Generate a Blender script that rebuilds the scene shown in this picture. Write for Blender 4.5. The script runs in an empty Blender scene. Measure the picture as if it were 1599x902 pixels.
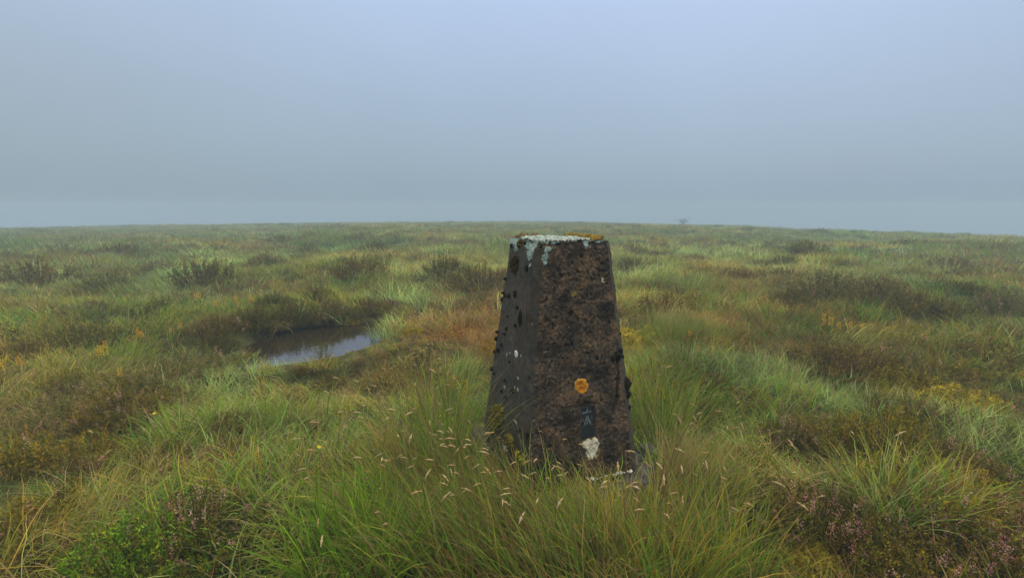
import bpy, math, random
import numpy as np
from mathutils import Vector

R = math.radians
scene = bpy.context.scene
COL = scene.collection

# ------------------------------------------------------------------ camera
F_PX, PITCH, EYE = 735.0, R(9.92), 1.40          # focal length in photo pixels (1599 x 902)
cam_d = bpy.data.cameras.new('camera')
cam_d.sensor_width = 36.0
cam_d.lens = F_PX / 1599.0 * 36.0
cam_d.clip_start, cam_d.clip_end = 0.02, 2000.0
cam = bpy.data.objects.new('camera', cam_d)
COL.objects.link(cam)
cam.location = (0, 0, EYE)
cam.rotation_euler = (R(90) - PITCH, 0, 0)
scene.camera = cam

# ------------------------------------------------------------------ sky and sun
SUN_EL, SUN_AZ = R(52), R(35)                     # azimuth clockwise from the view direction (+Y)
world = bpy.data.worlds.new('World')
scene.world = world
world.use_nodes = True
wt = world.node_tree
wt.nodes.clear()


def wn(kind, **kw):
    n = wt.nodes.new(kind)
    for k, v in kw.items():
        setattr(n, k, v)
    return n


w_out = wn('ShaderNodeOutputWorld')
w_bg = wn('ShaderNodeBackground')
w_bg.inputs['Strength'].default_value = 1.0
w_sky = wn('ShaderNodeTexSky', sky_type='NISHITA', sun_disc=False, sun_elevation=SUN_EL,
           sun_rotation=SUN_AZ, air_density=1.5, dust_density=4.0)
w_sc = wn('ShaderNodeVectorMath', operation='SCALE')
w_sc.inputs['Scale'].default_value = 0.06
wt.links.new(w_sky.outputs[0], w_sc.inputs[0])
w_tc = wn('ShaderNodeTexCoord')
w_sep = wn('ShaderNodeSeparateXYZ')
wt.links.new(w_tc.outputs['Generated'], w_sep.inputs[0])
w_ramp = wn('ShaderNodeValToRGB')
els = w_ramp.color_ramp.elements
els[0].position, els[0].color = 0.0, (0.271, 0.357, 0.430, 1)
els[1].position, els[1].color = 1.0, (2.60, 2.42, 2.02, 1)
for pos, c in ((0.06, (0.284, 0.375, 0.452, 1)), (0.20, (0.338, 0.434, 0.550, 1)), (0.37, (0.416, 0.529, 0.710, 1)), (0.60, (0.905, 0.971, 1.048, 1))):
    e = els.new(pos)
    e.color = c
wt.links.new(w_sep.outputs['Z'], w_ramp.inputs[0])
# the cloud is a little thinner and bluer towards the veiled sun
w_dot = wn('ShaderNodeVectorMath', operation='DOT_PRODUCT')
w_dot.inputs[1].default_value = (math.sin(SUN_AZ), math.cos(SUN_AZ), 0.0)
wt.links.new(w_tc.outputs['Generated'], w_dot.inputs[0])
w_map = wn('ShaderNodeMapRange')
w_map.inputs['From Min'].default_value = -1.0
w_map.inputs['From Max'].default_value = 1.0
w_map.inputs['To Min'].default_value = 0.0
w_map.inputs['To Max'].default_value = 1.0
wt.links.new(w_dot.outputs['Value'], w_map.inputs[0])
w_tint = wn('ShaderNodeMix', data_type='RGBA')
w_tint.inputs['A'].default_value = (1.05, 0.96, 0.80, 1)
w_tint.inputs['B'].default_value = (0.985, 1.015, 1.08, 1)
wt.links.new(w_map.outputs[0], w_tint.inputs['Factor'])
w_mul = wn('ShaderNodeMix', data_type='RGBA', blend_type='MULTIPLY')
w_mul.inputs['Factor'].default_value = 1.0
wt.links.new(w_ramp.outputs[0], w_mul.inputs['A'])
wt.links.new(w_tint.outputs['Result'], w_mul.inputs['B'])
w_noise = wn('ShaderNodeTexNoise')
w_noise.inputs['Scale'].default_value = 2.2
w_noise.inputs['Detail'].default_value = 3.0
wt.links.new(w_tc.outputs['Generated'], w_noise.inputs['Vector'])
w_nm = wn('ShaderNodeMapRange')
w_nm.inputs['To Min'].default_value = 0.93
w_nm.inputs['To Max'].default_value = 1.07
wt.links.new(w_noise.outputs['Fac'], w_nm.inputs[0])
w_mul2 = wn('ShaderNodeVectorMath', operation='SCALE')
wt.links.new(w_mul.outputs['Result'], w_mul2.inputs[0])
wt.links.new(w_nm.outputs[0], w_mul2.inputs['Scale'])
w_mix = wn('ShaderNodeMix', data_type='RGBA')
w_mix.inputs['Factor'].default_value = 0.12
wt.links.new(w_mul2.outputs[0], w_mix.inputs['A'])
wt.links.new(w_sc.outputs[0], w_mix.inputs['B'])
wt.links.new(w_mix.outputs['Result'], w_bg.inputs['Color'])
wt.links.new(w_bg.outputs[0], w_out.inputs['Surface'])

sun_d = bpy.data.lights.new('sun', 'SUN')
sun_d.energy = 1.5
sun_d.angle = R(40)
sun_d.color = (1.0, 0.94, 0.82)
sun = bpy.data.objects.new('sun', sun_d)
COL.objects.link(sun)
sdir = Vector((math.sin(SUN_AZ) * math.cos(SUN_EL), math.cos(SUN_AZ) * math.cos(SUN_EL), math.sin(SUN_EL)))
sun.rotation_euler = sdir.to_track_quat('Z', 'Y').to_euler()

vs = scene.view_settings
vs.view_transform = 'Standard'
vs.look = 'None'
vs.exposure = 0.25
vs.gamma = 1.0
vs.use_curve_mapping = False
scene.cycles.max_bounces = 6
scene.cycles.diffuse_bounces = 3
scene.cycles.transmission_bounces = 4
scene.cycles.volume_bounces = 1
scene.cycles.use_denoising = True


# ------------------------------------------------------------------ helpers
def _hash(ix, iy, iz, seed):
    h = (ix.astype(np.int64) * 374761393 + iy.astype(np.int64) * 668265263 + iz.astype(np.int64) * 2147483647 + seed * 1274126177) & 0xFFFFFFFF
    h = ((h ^ (h >> 13)) * 1274126177) & 0xFFFFFFFF
    h = ((h ^ (h >> 16)) * 2246822519) & 0xFFFFFFFF
    return ((h ^ (h >> 15)) & 0xFFFFFF) / float(0xFFFFFF)


def vn(x, y, z=None, seed=0):
    """value noise, -1 .. 1"""
    x = np.asarray(x, float)
    y = np.asarray(y, float)
    flat = z is None
    z = np.zeros_like(x) if flat else np.asarray(z, float)
    fx, fy, fz = np.floor(x), np.floor(y), np.floor(z)
    tx, ty, tz = x - fx, y - fy, z - fz
    tx, ty, tz = (t * t * t * (t * (t * 6 - 15) + 10) for t in (tx, ty, tz))

    def layer(k):
        a = _hash(fx, fy, fz + k, seed) * (1 - tx) + _hash(fx + 1, fy, fz + k, seed) * tx
        b = _hash(fx, fy + 1, fz + k, seed) * (1 - tx) + _hash(fx + 1, fy + 1, fz + k, seed) * tx
        return a * (1 - ty) + b * ty
    v = layer(0) if flat else layer(0) * (1 - tz) + layer(1) * tz
    return v * 2 - 1


def fbm(x, y, z=None, seed=0, octaves=4, gain=0.5):
    s, a, t = 0.0, 1.0, 0.0
    c, sn = math.cos(0.6), math.sin(0.6)
    x = np.asarray(x, float)
    y = np.asarray(y, float)
    for o in range(octaves):
        s = s + a * vn(x, y, z, seed + o * 17)
        t += a
        a *= gain
        x, y = (x * c - y * sn) * 2.03 + 3.1, (x * sn + y * c) * 2.03 - 1.7
        if z is not None:
            z = np.asarray(z) * 2.03 + 0.7
    return s / t * 1.6


def sst(a, b, x):
    t = np.clip((x - a) / (b - a), 0, 1)
    return t * t * (3 - 2 * t)


def make_mesh(name, V, F, mat=None, C=None, smooth=True):
    """V (n,3); F list/array of quads or tris; C (n,3) colour attribute 'Col'"""
    me = bpy.data.meshes.new(name)
    V = np.asarray(V, np.float32)
    F = np.asarray(F, np.int32)
    k = F.shape[1]
    me.vertices.add(len(V))
    me.vertices.foreach_set('co', V.ravel())
    me.loops.add(F.size)
    me.loops.foreach_set('vertex_index', F.ravel())
    me.polygons.add(len(F))
    me.polygons.foreach_set('loop_start', np.arange(0, F.size, k, dtype=np.int32))
    me.polygons.foreach_set('loop_total', np.full(len(F), k, np.int32))
    me.update(calc_edges=True)
    me.polygons.foreach_set('use_smooth', np.full(len(F), smooth))
    if C is not None:
        a = me.color_attributes.new('Col', 'FLOAT_COLOR', 'POINT')
        a.data.foreach_set('color', np.c_[np.asarray(C, np.float32), np.ones(len(V), np.float32)].ravel())
    if mat:
        me.materials.append(mat)
    return me


def add(name, me, parent=None, loc=(0, 0, 0), rotz=0.0, scale=None, label=None, cat=None, group=None, kind=None, tint=None):
    o = bpy.data.objects.new(name, me)
    COL.objects.link(o)
    o.parent = parent
    o.location = loc
    o.rotation_euler = (0, 0, rotz)
    if scale is not None:
        o.scale = (scale,) * 3 if isinstance(scale, (int, float)) else scale
    if label:
        o['label'] = label
    if cat:
        o['category'] = cat
    if group:
        o['group'] = group
    if kind:
        o['kind'] = kind
    if tint is not None:
        o.color = (tint[0], tint[1], tint[2], 1)
    return o


def grid_faces(nr, nc, wrap=False):
    i = np.arange(nr - 1)[:, None]
    j = np.arange(nc if wrap else nc - 1)[None, :]
    a = i * nc + j
    b = i * nc + (j + 1) % nc
    return np.stack([a, b, b + nc, a + nc], -1).reshape(-1, 4)


def merge(parts):
    """join (V, F, C) triples"""
    Vs, Fs, Cs, n = [], [], [], 0
    for V, F, C in parts:
        Vs.append(V)
        Fs.append(F + n)
        Cs.append(C)
        n += len(V)
    return np.concatenate(Vs), np.concatenate(Fs), np.concatenate(Cs)


# photo pixel -> direction from the camera
def ray(px, py):
    x, u = (px - 799.5) / F_PX, -(py - 451.0) / F_PX
    return np.array([x, math.cos(PITCH) + u * math.sin(PITCH), -math.sin(PITCH) + u * math.cos(PITCH)])


def flat_hit(px, py, z=0.0):
    d = ray(px, py)
    t = (z - EYE) / d[2]
    return d[0] * t, d[1] * t


# ------------------------------------------------------------------ the moor's surface
PX, PY = 0.2465, 2.4996                         # pillar axis
PILLAR_Z = EYE - 0.1695 - 1.2
POND_Z = -0.05
_pond_px = [(362, 570), (400, 571), (450, 566), (520, 555), (578, 537), (606, 514), (596, 502), (560, 507), (500, 511), (450, 516), (415, 526), (388, 543)]
POND = np.array([flat_hit(x, y, POND_Z) for x, y in _pond_px])
# feature mounds and hollows: x, y, rx, ry, rotation, height
BUMPS = []


def bump(px, py, rx, ry, rot, h, z=0.0):
    x, y = flat_hit(px, py, z)
    BUMPS.append((x, y, rx, ry, R(rot), h))


bump(410, 492, 1.0, 0.5, 12, 0.15)            # bank behind the pool
bump(530, 484, 0.9, 0.45, 5, 0.12)
bump(330, 520, 0.6, 0.5, 0, 0.12)
bump(470, 585, 1.3, 0.5, 15, -0.04)              # near lip of the pool
bump(1100, 590, 0.7, 0.35, -25, 0.12)           # bank running off to the right
bump(1290, 640, 0.8, 0.35, -28, 0.10)
bump(1480, 720, 0.8, 0.35, -30, 0.08)
bump(1460, 625, 1.3, 0.38, -18, -0.10)          # wet hollow behind it
bump(1230, 545, 0.9, 0.4, -15, -0.08)
bump(1010, 540, 0.45, 0.35, 0, -0.06)
bump(1330, 820, 0.45, 0.35, 0, 0.13)            # heather mound, near right
bump(1520, 860, 0.4, 0.3, 0, 0.14)
bump(250, 850, 0.5, 0.35, 0, 0.10)
bump(750, 445, 1.6, 0.7, 0, 0.22)
bump(540, 440, 1.5, 0.8, 0, 0.18)
bump(1280, 572, 0.6, 0.4, 0, 0.12)
bump(1400, 470, 1.8, 0.9, 0, 0.22)
bump(190, 640, 0.6, 0.35, 0, 0.10)
bump(360, 665, 0.4, 0.3, 0, 0.08)


def poly_sd(P, x, y):
    """signed distance to polygon, positive inside"""
    x = np.asarray(x, float)
    y = np.asarray(y, float)
    d = np.full(x.shape, 1e9)
    inside = np.zeros(x.shape, bool)
    n = len(P)
    for i in range(n):
        ax, ay = P[i]
        bx, by = P[(i + 1) % n]
        ex, ey = bx - ax, by - ay
        wx, wy = x - ax, y - ay
        t = np.clip((wx * ex + wy * ey) / (ex * ex + ey * ey + 1e-12), 0, 1)
        d = np.minimum(d, np.hypot(wx - ex * t, wy - ey * t))
        c = (ay > y) != (by > y)
        with np.errstate(divide='ignore', invalid='ignore'):
            xi = ax + (y - ay) * ex / (ey if ey != 0 else 1e-12)
        inside ^= c & (x < xi)
    return np.where(inside, d, -d)


def terrain(x, y):
    x = np.asarray(x, float)
    y = np.asarray(y, float)
    r = np.hypot(x, y)
    z = -np.where(y > 0, 2.24e-4, 3.5e-4) * y * y - np.where(x < 0, 2.3e-4, 5.8e-4) * x * x
    near = 1 - sst(4, 14, r)
    hum = fbm(x / 1.9, y / 1.9, seed=3, octaves=3) * (0.075 + 0.045 * (1 - near))
    hum = hum + fbm(x / 0.55, y / 0.55, seed=9, octaves=2) * 0.035
    hum = hum + fbm(x / 8.0, y / 8.0, seed=21, octaves=2) * 0.16 * (1 - near)
    pad = np.exp(-(((x - PX) ** 2 + (y - PY) ** 2) / 0.9 ** 2) ** 2)
    camp = np.exp(-(r / 1.3) ** 4)
    hum = hum * (1 - 0.9 * pad) * (1 - 0.6 * camp)
    for bx, by, rx, ry, rot, h in BUMPS:
        c, s = math.cos(rot), math.sin(rot)
        u = ((x - bx) * c + (y - by) * s) / rx
        v = (-(x - bx) * s + (y - by) * c) / ry
        hum = hum + h * np.exp(-(u * u + v * v))
    z = z + hum - 0.02 * pad
    sd = poly_sd(POND, x, y)
    lip = POND_Z + 0.02 + 0.10 * np.clip(-sd - 0.1, 0, 1)
    z = np.where((sd < 0) & (sd > -0.5), np.maximum(z, lip), z)
    k = sst(-0.12, 0.08, sd)
    back = sst(0.0, 1.0, (y - POND[:, 1].mean()) / 0.5)
    kb = sst(-0.14, 0.06, sd)
    k = k * (1 - back) + kb * back
    return z * (1 - k) + (POND_Z - 0.13) * k


def ground(px, py):
    """where the photo pixel's ray meets the moor"""
    d = ray(px, py)
    t = np.concatenate([np.arange(0.6, 12, 0.01), np.arange(12, 120, 0.1)])
    x, y, z = d[0] * t, d[1] * t, EYE + d[2] * t
    h = terrain(x, y)
    w = np.where(z < h)[0]
    i = w[0] if len(w) else len(t) - 1
    return float(x[i]), float(y[i]), float(h[i])


# ------------------------------------------------------------------ materials
def new_mat(name):
    m = bpy.data.materials.new(name)
    m.use_nodes = True
    m.node_tree.nodes.clear()
    return m, m.node_tree.nodes, m.node_tree.links


def veg_mat(name, instanced, translucency=0.35, rough=0.65, spec=0.06):
    m, N, L = new_mat(name)
    out = N.new('ShaderNodeOutputMaterial')
    col = N.new('ShaderNodeAttribute')
    col.attribute_name = 'Col'
    mul = N.new('ShaderNodeMix')
    mul.data_type = 'RGBA'
    mul.blend_type = 'MULTIPLY'
    mul.inputs['Factor'].default_value = 1.0
    L.new(col.outputs['Color'], mul.inputs['A'])
    if instanced:
        t = N.new('ShaderNodeAttribute')
        t.attribute_type = 'INSTANCER'
        t.attribute_name = 'tint'
        L.new(t.outputs['Vector'], mul.inputs['B'])
    else:
        t = N.new('ShaderNodeObjectInfo')
        L.new(t.outputs['Color'], mul.inputs['B'])
    p = N.new('ShaderNodeBsdfPrincipled')
    p.inputs['Roughness'].default_value = rough
    p.inputs['Specular IOR Level'].default_value = spec
    L.new(mul.outputs['Result'], p.inputs['Base Color'])
    tr = N.new('ShaderNodeBsdfTranslucent')
    L.new(mul.outputs['Result'], tr.inputs['Color'])
    mx = N.new('ShaderNodeMixShader')
    mx.inputs[0].default_value = translucency
    L.new(p.outputs[0], mx.inputs[1])
    L.new(tr.outputs[0], mx.inputs[2])
    L.new(mx.outputs[0], out.inputs['Surface'])
    return m


def noise_mat(name, c1, c2, scale, c3=None, rough=0.9, bump=0.4, bscale=None, spec=0.3):
    m, N, L = new_mat(name)
    out = N.new('ShaderNodeOutputMaterial')
    p = N.new('ShaderNodeBsdfPrincipled')
    p.inputs['Roughness'].default_value = rough
    p.inputs['Specular IOR Level'].default_value = spec
    tc = N.new('ShaderNodeTexCoord')
    n1 = N.new('ShaderNodeTexNoise')
    n1.inputs['Scale'].default_value = scale
    n1.inputs['Detail'].default_value = 6
    n1.inputs['Roughness'].default_value = 0.65
    L.new(tc.outputs['Object'], n1.inputs['Vector'])
    rp = N.new('ShaderNodeValToRGB')
    rp.color_ramp.elements[0].position, rp.color_ramp.elements[0].color = 0.36, (*c1, 1)
    rp.color_ramp.elements[1].position, rp.color_ramp.elements[1].color = 0.62, (*c2, 1)
    if c3:
        e = rp.color_ramp.elements.new(0.72)
        e.color = (*c3, 1)
    L.new(n1.outputs['Fac'], rp.inputs[0])
    L.new(rp.outputs[0], p.inputs['Base Color'])
    n2 = N.new('ShaderNodeTexNoise')
    n2.inputs['Scale'].default_value = bscale or scale * 3
    n2.inputs['Detail'].default_value = 5
    L.new(tc.outputs['Object'], n2.inputs['Vector'])
    b = N.new('ShaderNodeBump')
    b.inputs['Strength'].default_value = bump
    b.inputs['Distance'].default_value = 0.01
    L.new(n2.outputs['Fac'], b.inputs['Height'])
    L.new(b.outputs[0], p.inputs['Normal'])
    L.new(p.outputs[0], out.inputs['Surface'])
    return m


M_GRASS_I = veg_mat('grass_blades_cover', True)
M_GRASS = veg_mat('grass_blades', False)
M_HEATHER = veg_mat('heather_leaves', False, 0.2, 0.75, 0.15)
M_HEATHER_I = veg_mat('heather_leaves_cover', True, 0.2, 0.75, 0.15)
M_STEM = veg_mat('woody_stems', False, 0.0, 0.85, 0.15)
M_PETAL = veg_mat('petals', False, 0.3, 0.6, 0.2)
M_MOSS = veg_mat('moss', False, 0.15, 0.85, 0.1)
M_CRUST = veg_mat('lichen_crust', False, 0.0, 0.9, 0.15)


def ground_mat():
    m, N, L = new_mat('peat_and_moss')
    out = N.new('ShaderNodeOutputMaterial')
    p = N.new('ShaderNodeBsdfPrincipled')
    p.inputs['Roughness'].default_value = 0.95
    p.inputs['Specular IOR Level'].default_value = 0.1
    tc = N.new('ShaderNodeTexCoord')

    def noise(s, d=5):
        n = N.new('ShaderNodeTexNoise')
        n.inputs['Scale'].default_value = s
        n.inputs['Detail'].default_value = d
        n.inputs['Roughness'].default_value = 0.6
        L.new(tc.outputs['Object'], n.inputs['Vector'])
        return n
    a = noise(0.35)
    r1 = N.new('ShaderNodeValToRGB')
    r1.color_ramp.elements[0].position, r1.color_ramp.elements[0].color = 0.38, (0.050, 0.046, 0.016, 1)
    r1.color_ramp.elements[1].position, r1.color_ramp.elements[1].color = 0.62, (0.060, 0.080, 0.020, 1)
    L.new(a.outputs['Fac'], r1.inputs[0])
    b = noise(9.0, 8)
    r2 = N.new('ShaderNodeValToRGB')
    r2.color_ramp.elements[0].position, r2.color_ramp.elements[0].color = 0.35, (0.45, 0.40, 0.35, 1)
    r2.color_ramp.elements[1].position, r2.color_ramp.elements[1].color = 0.65, (1.25, 1.25, 1.1, 1)
    L.new(b.outputs['Fac'], r2.inputs[0])
    mul = N.new('ShaderNodeMix')
    mul.data_type = 'RGBA'
    mul.blend_type = 'MULTIPLY'
    mul.inputs['Factor'].default_value = 1.0
    L.new(r1.outputs[0], mul.inputs['A'])
    L.new(r2.outputs[0], mul.inputs['B'])
    L.new(mul.outputs['Result'], p.inputs['Base Color'])
    c = noise(40.0, 8)
    bp = N.new('ShaderNodeBump')
    bp.inputs['Distance'].default_value = 0.02
    L.new(c.outputs['Fac'], bp.inputs['Height'])
    L.new(bp.outputs[0], p.inputs['Normal'])
    L.new(p.outputs[0], out.inputs['Surface'])
    return m


# ------------------------------------------------------------------ ground
rr = np.concatenate([[0.02], 0.25 * (150 / 0.25) ** np.linspace(0, 1, 330)])
aa = np.linspace(0, 2 * math.pi, 721)[:-1]
gx = rr[:, None] * np.sin(aa)[None]
gy = rr[:, None] * np.cos(aa)[None]
gz = terrain(gx, gy)
ground_o = add('moor_ground', make_mesh('moor_ground', np.stack([gx, gy, gz], -1).reshape(-1, 3), grid_faces(len(rr), len(aa), True)[:, ::-1], ground_mat()), kind='structure')
LOWEST = float(gz.min())

# ------------------------------------------------------------------ pool
wm, N, L = new_mat('peaty_water')
out = N.new('ShaderNodeOutputMaterial')
p = N.new('ShaderNodeBsdfPrincipled')
p.inputs['Base Color'].default_value = (0.018, 0.013, 0.006, 1)
p.inputs['Roughness'].default_value = 0.03
p.inputs['IOR'].default_value = 2.3
p.inputs['Specular IOR Level'].default_value = 0.5
tc = N.new('ShaderNodeTexCoord')
nz = N.new('ShaderNodeTexNoise')
nz.inputs['Scale'].default_value = 16
nz.inputs['Detail'].default_value = 3
L.new(tc.outputs['Object'], nz.inputs['Vector'])
b = N.new('ShaderNodeBump')
b.inputs['Strength'].default_value = 0.12
b.inputs['Distance'].default_value = 0.01
L.new(nz.outputs['Fac'], b.inputs['Height'])
L.new(b.outputs[0], p.inputs['Normal'])
L.new(p.outputs[0], out.inputs['Surface'])
c0 = POND.mean(0)
NP = 96
th = np.linspace(0, 2 * math.pi, NP, endpoint=False)
PW = POND + (POND - c0) * 0.22                     # the sheet runs on under the banks
seglen = np.r_[0, np.cumsum(np.hypot(*(np.roll(PW, -1, 0) - PW).T))]
PWc = np.vstack([PW, PW[:1]])
ss = np.linspace(0, seglen[-1], NP, endpoint=False)
bx, by = np.interp(ss, seglen, PWc[:, 0]), np.interp(ss, seglen, PWc[:, 1])
rings = np.r_[0.001, np.linspace(0, 1, 14)[1:]]
V = np.concatenate([np.stack([c0[0] + (bx - c0[0]) * k, c0[1] + (by - c0[1]) * k, np.full(NP, POND_Z)], -1) for k in rings])
add('pool_water', make_mesh('pool_water', V, grid_faces(len(rings), NP, True), wm), kind='structure')

# ------------------------------------------------------------------ haze
hb = 160.0
hz0, hz1 = LOWEST - 1.0, 2.4
HV = np.array([(x, y, z) for z in (hz0, hz1) for x, y in ((-hb, -hb), (hb, -hb), (hb, hb), (-hb, hb))])
HF = np.array([(3, 2, 1, 0), (4, 5, 6, 7), (0, 1, 5, 4), (1, 2, 6, 5), (2, 3, 7, 6), (3, 0, 4, 7)])
hm, N, L = new_mat('mist')
out = N.new('ShaderNodeOutputMaterial')
pv = N.new('ShaderNodeVolumePrincipled')
pv.inputs['Color'].default_value = (0.452, 0.585, 0.730, 1)
pv.inputs['Density'].default_value = 0.0105
pv.inputs['Anisotropy'].default_value = 0.0
L.new(pv.outputs[0], out.inputs['Volume'])
add('haze', make_mesh('haze', HV, HF, hm, smooth=False), kind='stuff', label='pale even mist lying over the whole moor')

# ------------------------------------------------------------------ survey pillar
PHI = 0.326
PH, HB, HT, CB, CT = 1.2, 0.3487, 0.20585, 0.055, 0.035
TAPER = (HB - HT) / PH
cphi, sphi = math.cos(PHI), math.sin(PHI)


def to_local(v, point=True):
    v = np.asarray(v, float)
    if point:
        v = v - np.array([PX, PY, PILLAR_Z])
    return np.stack([v[..., 0] * cphi + v[..., 1] * sphi, -v[..., 0] * sphi + v[..., 1] * cphi, v[..., 2]], -1)


CAM_L = to_local(np.array([0, 0, EYE]))
SQ2 = math.sqrt(0.5)
# face: (normal, constant at z = 0, slope with z, u axis)
FACES = {
    'front': (np.array([0, -1.0, 0]), HB, TAPER, np.array([1.0, 0, 0])),
    'left': (np.array([-1.0, 0, 0]), HB, TAPER, np.array([0, -1.0, 0])),
    'edge': (np.array([-SQ2, -SQ2, 0]), (2 * HB - CB) * SQ2, (2 * TAPER - (CB - CT) / PH) * SQ2, np.array([SQ2, -SQ2, 0])),
}


def face_hit(face, px, py):
    """photo pixel -> (u, z) on a pillar face"""
    n, a, s, u = FACES[face]
    d = to_local(ray(px, py), False)
    # n.p = a - s z
    nn = n + np.array([0, 0, s])
    t = (a - nn @ CAM_L) / (nn @ d)
    p = CAM_L + d * t
    return float(u @ p), float(p[2])


def face_point(face, u, z):
    n, a, s, ua = FACES[face]
    return n[None] * (a - s * z)[:, None] + ua[None] * u[:, None] + np.array([0, 0, 1.0])[None] * z[:, None]


_r = [face_hit('front', *q) for q in ((909.5, 637), (929, 634), (909, 687), (930, 683))]
REC = (min(_r[0][0], _r[2][0]), max(_r[1][0], _r[3][0]), min(_r[2][1], _r[3][1]), max(_r[0][1], _r[1][1]))
CRACK = [face_hit('front', *q) for q in ((962, 552), (966, 585), (964, 620), (958, 645))]


def relief(P, n):
    """how far the weathered concrete stands off its ideal face"""
    x, y, z = P[:, 0], P[:, 1], P[:, 2]
    wf = sst(0.80, 0.97, -n[:, 1])
    wf = np.maximum(wf, 0.55 * sst(0.75, 0.95, n[:, 0]))
    d = 0.0035 * fbm(x * 7, y * 7, z * 7, seed=31, octaves=2)
    d = d + wf * (0.0028 * fbm(x * 75, y * 75, z * 75, seed=33, octaves=3) - 0.006 * sst(0.30, 0.80, vn(x * 80, y * 80, z * 80, seed=35)) + 0.004 * fbm(x * 22, y * 22, z * 22, seed=36, octaves=2))
    d = d + (1 - wf) * 0.0011 * fbm(x * 60, y * 60, z * 34, seed=37, octaves=2)
    # worn, chipped top edge
    d = d - 0.012 * sst(1.165, 1.2, z) * (0.6 + 0.7 * vn(x * 18, y * 18, seed=41))
    isf = sst(0.9, 0.99, -n[:, 1])
    u0, u1, z0, z1 = REC
    e = 0.003
    rec = sst(u0 - e, u0 + e, x) * sst(-u1 - e, -u1 + e, -x) * sst(z0 - e, z0 + e, z) * sst(-z1 - e, -z1 + e, -z)
    scoop = np.exp(-((x - (u0 + u1) / 2 + 0.012) / 0.055) ** 2 - ((z - z1 - 0.012) / 0.02) ** 2)
    d = d * (1 - rec * isf) - isf * (0.030 * rec + 0.016 * scoop)
    for (ua, za), (ub, zb) in zip(CRACK[:-1], CRACK[1:]):
        ex, ez = ub - ua, zb - za
        t = np.clip(((x - ua) * ex + (z - za) * ez) / (ex * ex + ez * ez), 0, 1)
        dd = np.hypot(x - ua - ex * t, z - za - ez * t) + 0.006 * vn(x * 50, z * 50, seed=44)
        d = d - isf * 0.011 * (1 - sst(0.002, 0.013, dd))
    return d


def body_mesh():
    nf, ncf, rows = (150, 60, 60, 120), (18, 10, 10, 24), 380
    # corners, counter-clockwise from the front face's left end: front, chamfer, right, chamfer, back, chamfer, left, chamfer
    zz = np.linspace(-0.10, PH, rows)
    loops = []
    norms = []
    for z in (0.0,):
        pass
    H = HB - TAPER * zz
    Cc = CB - (CB - CT) * zz / PH
    A = H - Cc
    pts = []
    nrm = []

    def seg(p, q, n, k):
        t = (np.arange(k) / k)[None, :, None]
        pts.append(p[:, None, :] * (1 - t) + q[:, None, :] * t)
        nrm.append(np.broadcast_to(np.array(n, float), (rows, k, 2)))
    def P2(a, b):
        return np.stack([a, b], -1)
    seg(P2(-A, -H), P2(A, -H), (0, -1), nf[0])
    seg(P2(A, -H), P2(H, -A), (SQ2, -SQ2), ncf[0])
    seg(P2(H, -A), P2(H, A), (1, 0), nf[1])
    seg(P2(H, A), P2(A, H), (SQ2, SQ2), ncf[1])
    seg(P2(A, H), P2(-A, H), (0, 1), nf[2])
    seg(P2(-A, H), P2(-H, A), (-SQ2, SQ2), ncf[2])
    seg(P2(-H, A), P2(-H, -A), (-1, 0), nf[3])
    seg(P2(-H, -A), P2(-A, -H), (-SQ2, -SQ2), ncf[3])
    p2 = np.concatenate(pts, 1)
    n2 = np.concatenate(nrm, 1)
    nc = p2.shape[1]
    # soften the normals round the corners
    sm = n2.copy()
    for _ in range(6):
        sm = (np.roll(sm, 1, 1) + 2 * sm + np.roll(sm, -1, 1)) / 4
    sm = sm / np.linalg.norm(sm, axis=-1, keepdims=True)
    P = np.concatenate([p2, np.broadcast_to(zz[:, None, None], (rows, nc, 1))], -1).reshape(-1, 3)
    Nn = np.concatenate([sm, np.zeros((rows, nc, 1))], -1).reshape(-1, 3)
    d = relief(P, Nn)
    V = P + Nn * d[:, None]
    F = grid_faces(rows, nc, True)
    # top: rings shrinking to the centre, domed a little and rough
    last = V[-nc:]
    top = []
    ks = [0.985, 0.96, 0.92, 0.86, 0.78, 0.68, 0.56, 0.42, 0.28, 0.14, 0.02]
    for k in ks:
        q = last.copy()
        q[:, :2] *= k
        q[:, 2] = PH + 0.004 * sst(1.0, 0.9, np.full(nc, k)) + 0.004 * fbm(q[:, 0] * 30, q[:, 1] * 30, seed=51, octaves=2) * (1 if k < 0.98 else 0.4)
        top.append(q)
    V2 = np.concatenate([V] + top)
    base = (rows - 1) * nc
    F2 = grid_faces(len(ks) + 1, nc, True) + base
    wf = np.concatenate([sst(0.80, 0.97, -Nn[:, 1]), np.zeros(nc * len(ks))])
    wf = np.maximum(wf, np.concatenate([0.6 * sst(0.75, 0.95, Nn[:, 0]), np.zeros(nc * len(ks))]))
    pit = np.concatenate([np.clip(-d / 0.008, 0, 1), np.zeros(nc * len(ks))])
    C = np.stack([wf, pit, np.zeros_like(wf)], -1)
    return make_mesh('pillar_body', V2, np.concatenate([F, F2]), concrete_mat(), C)


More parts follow.
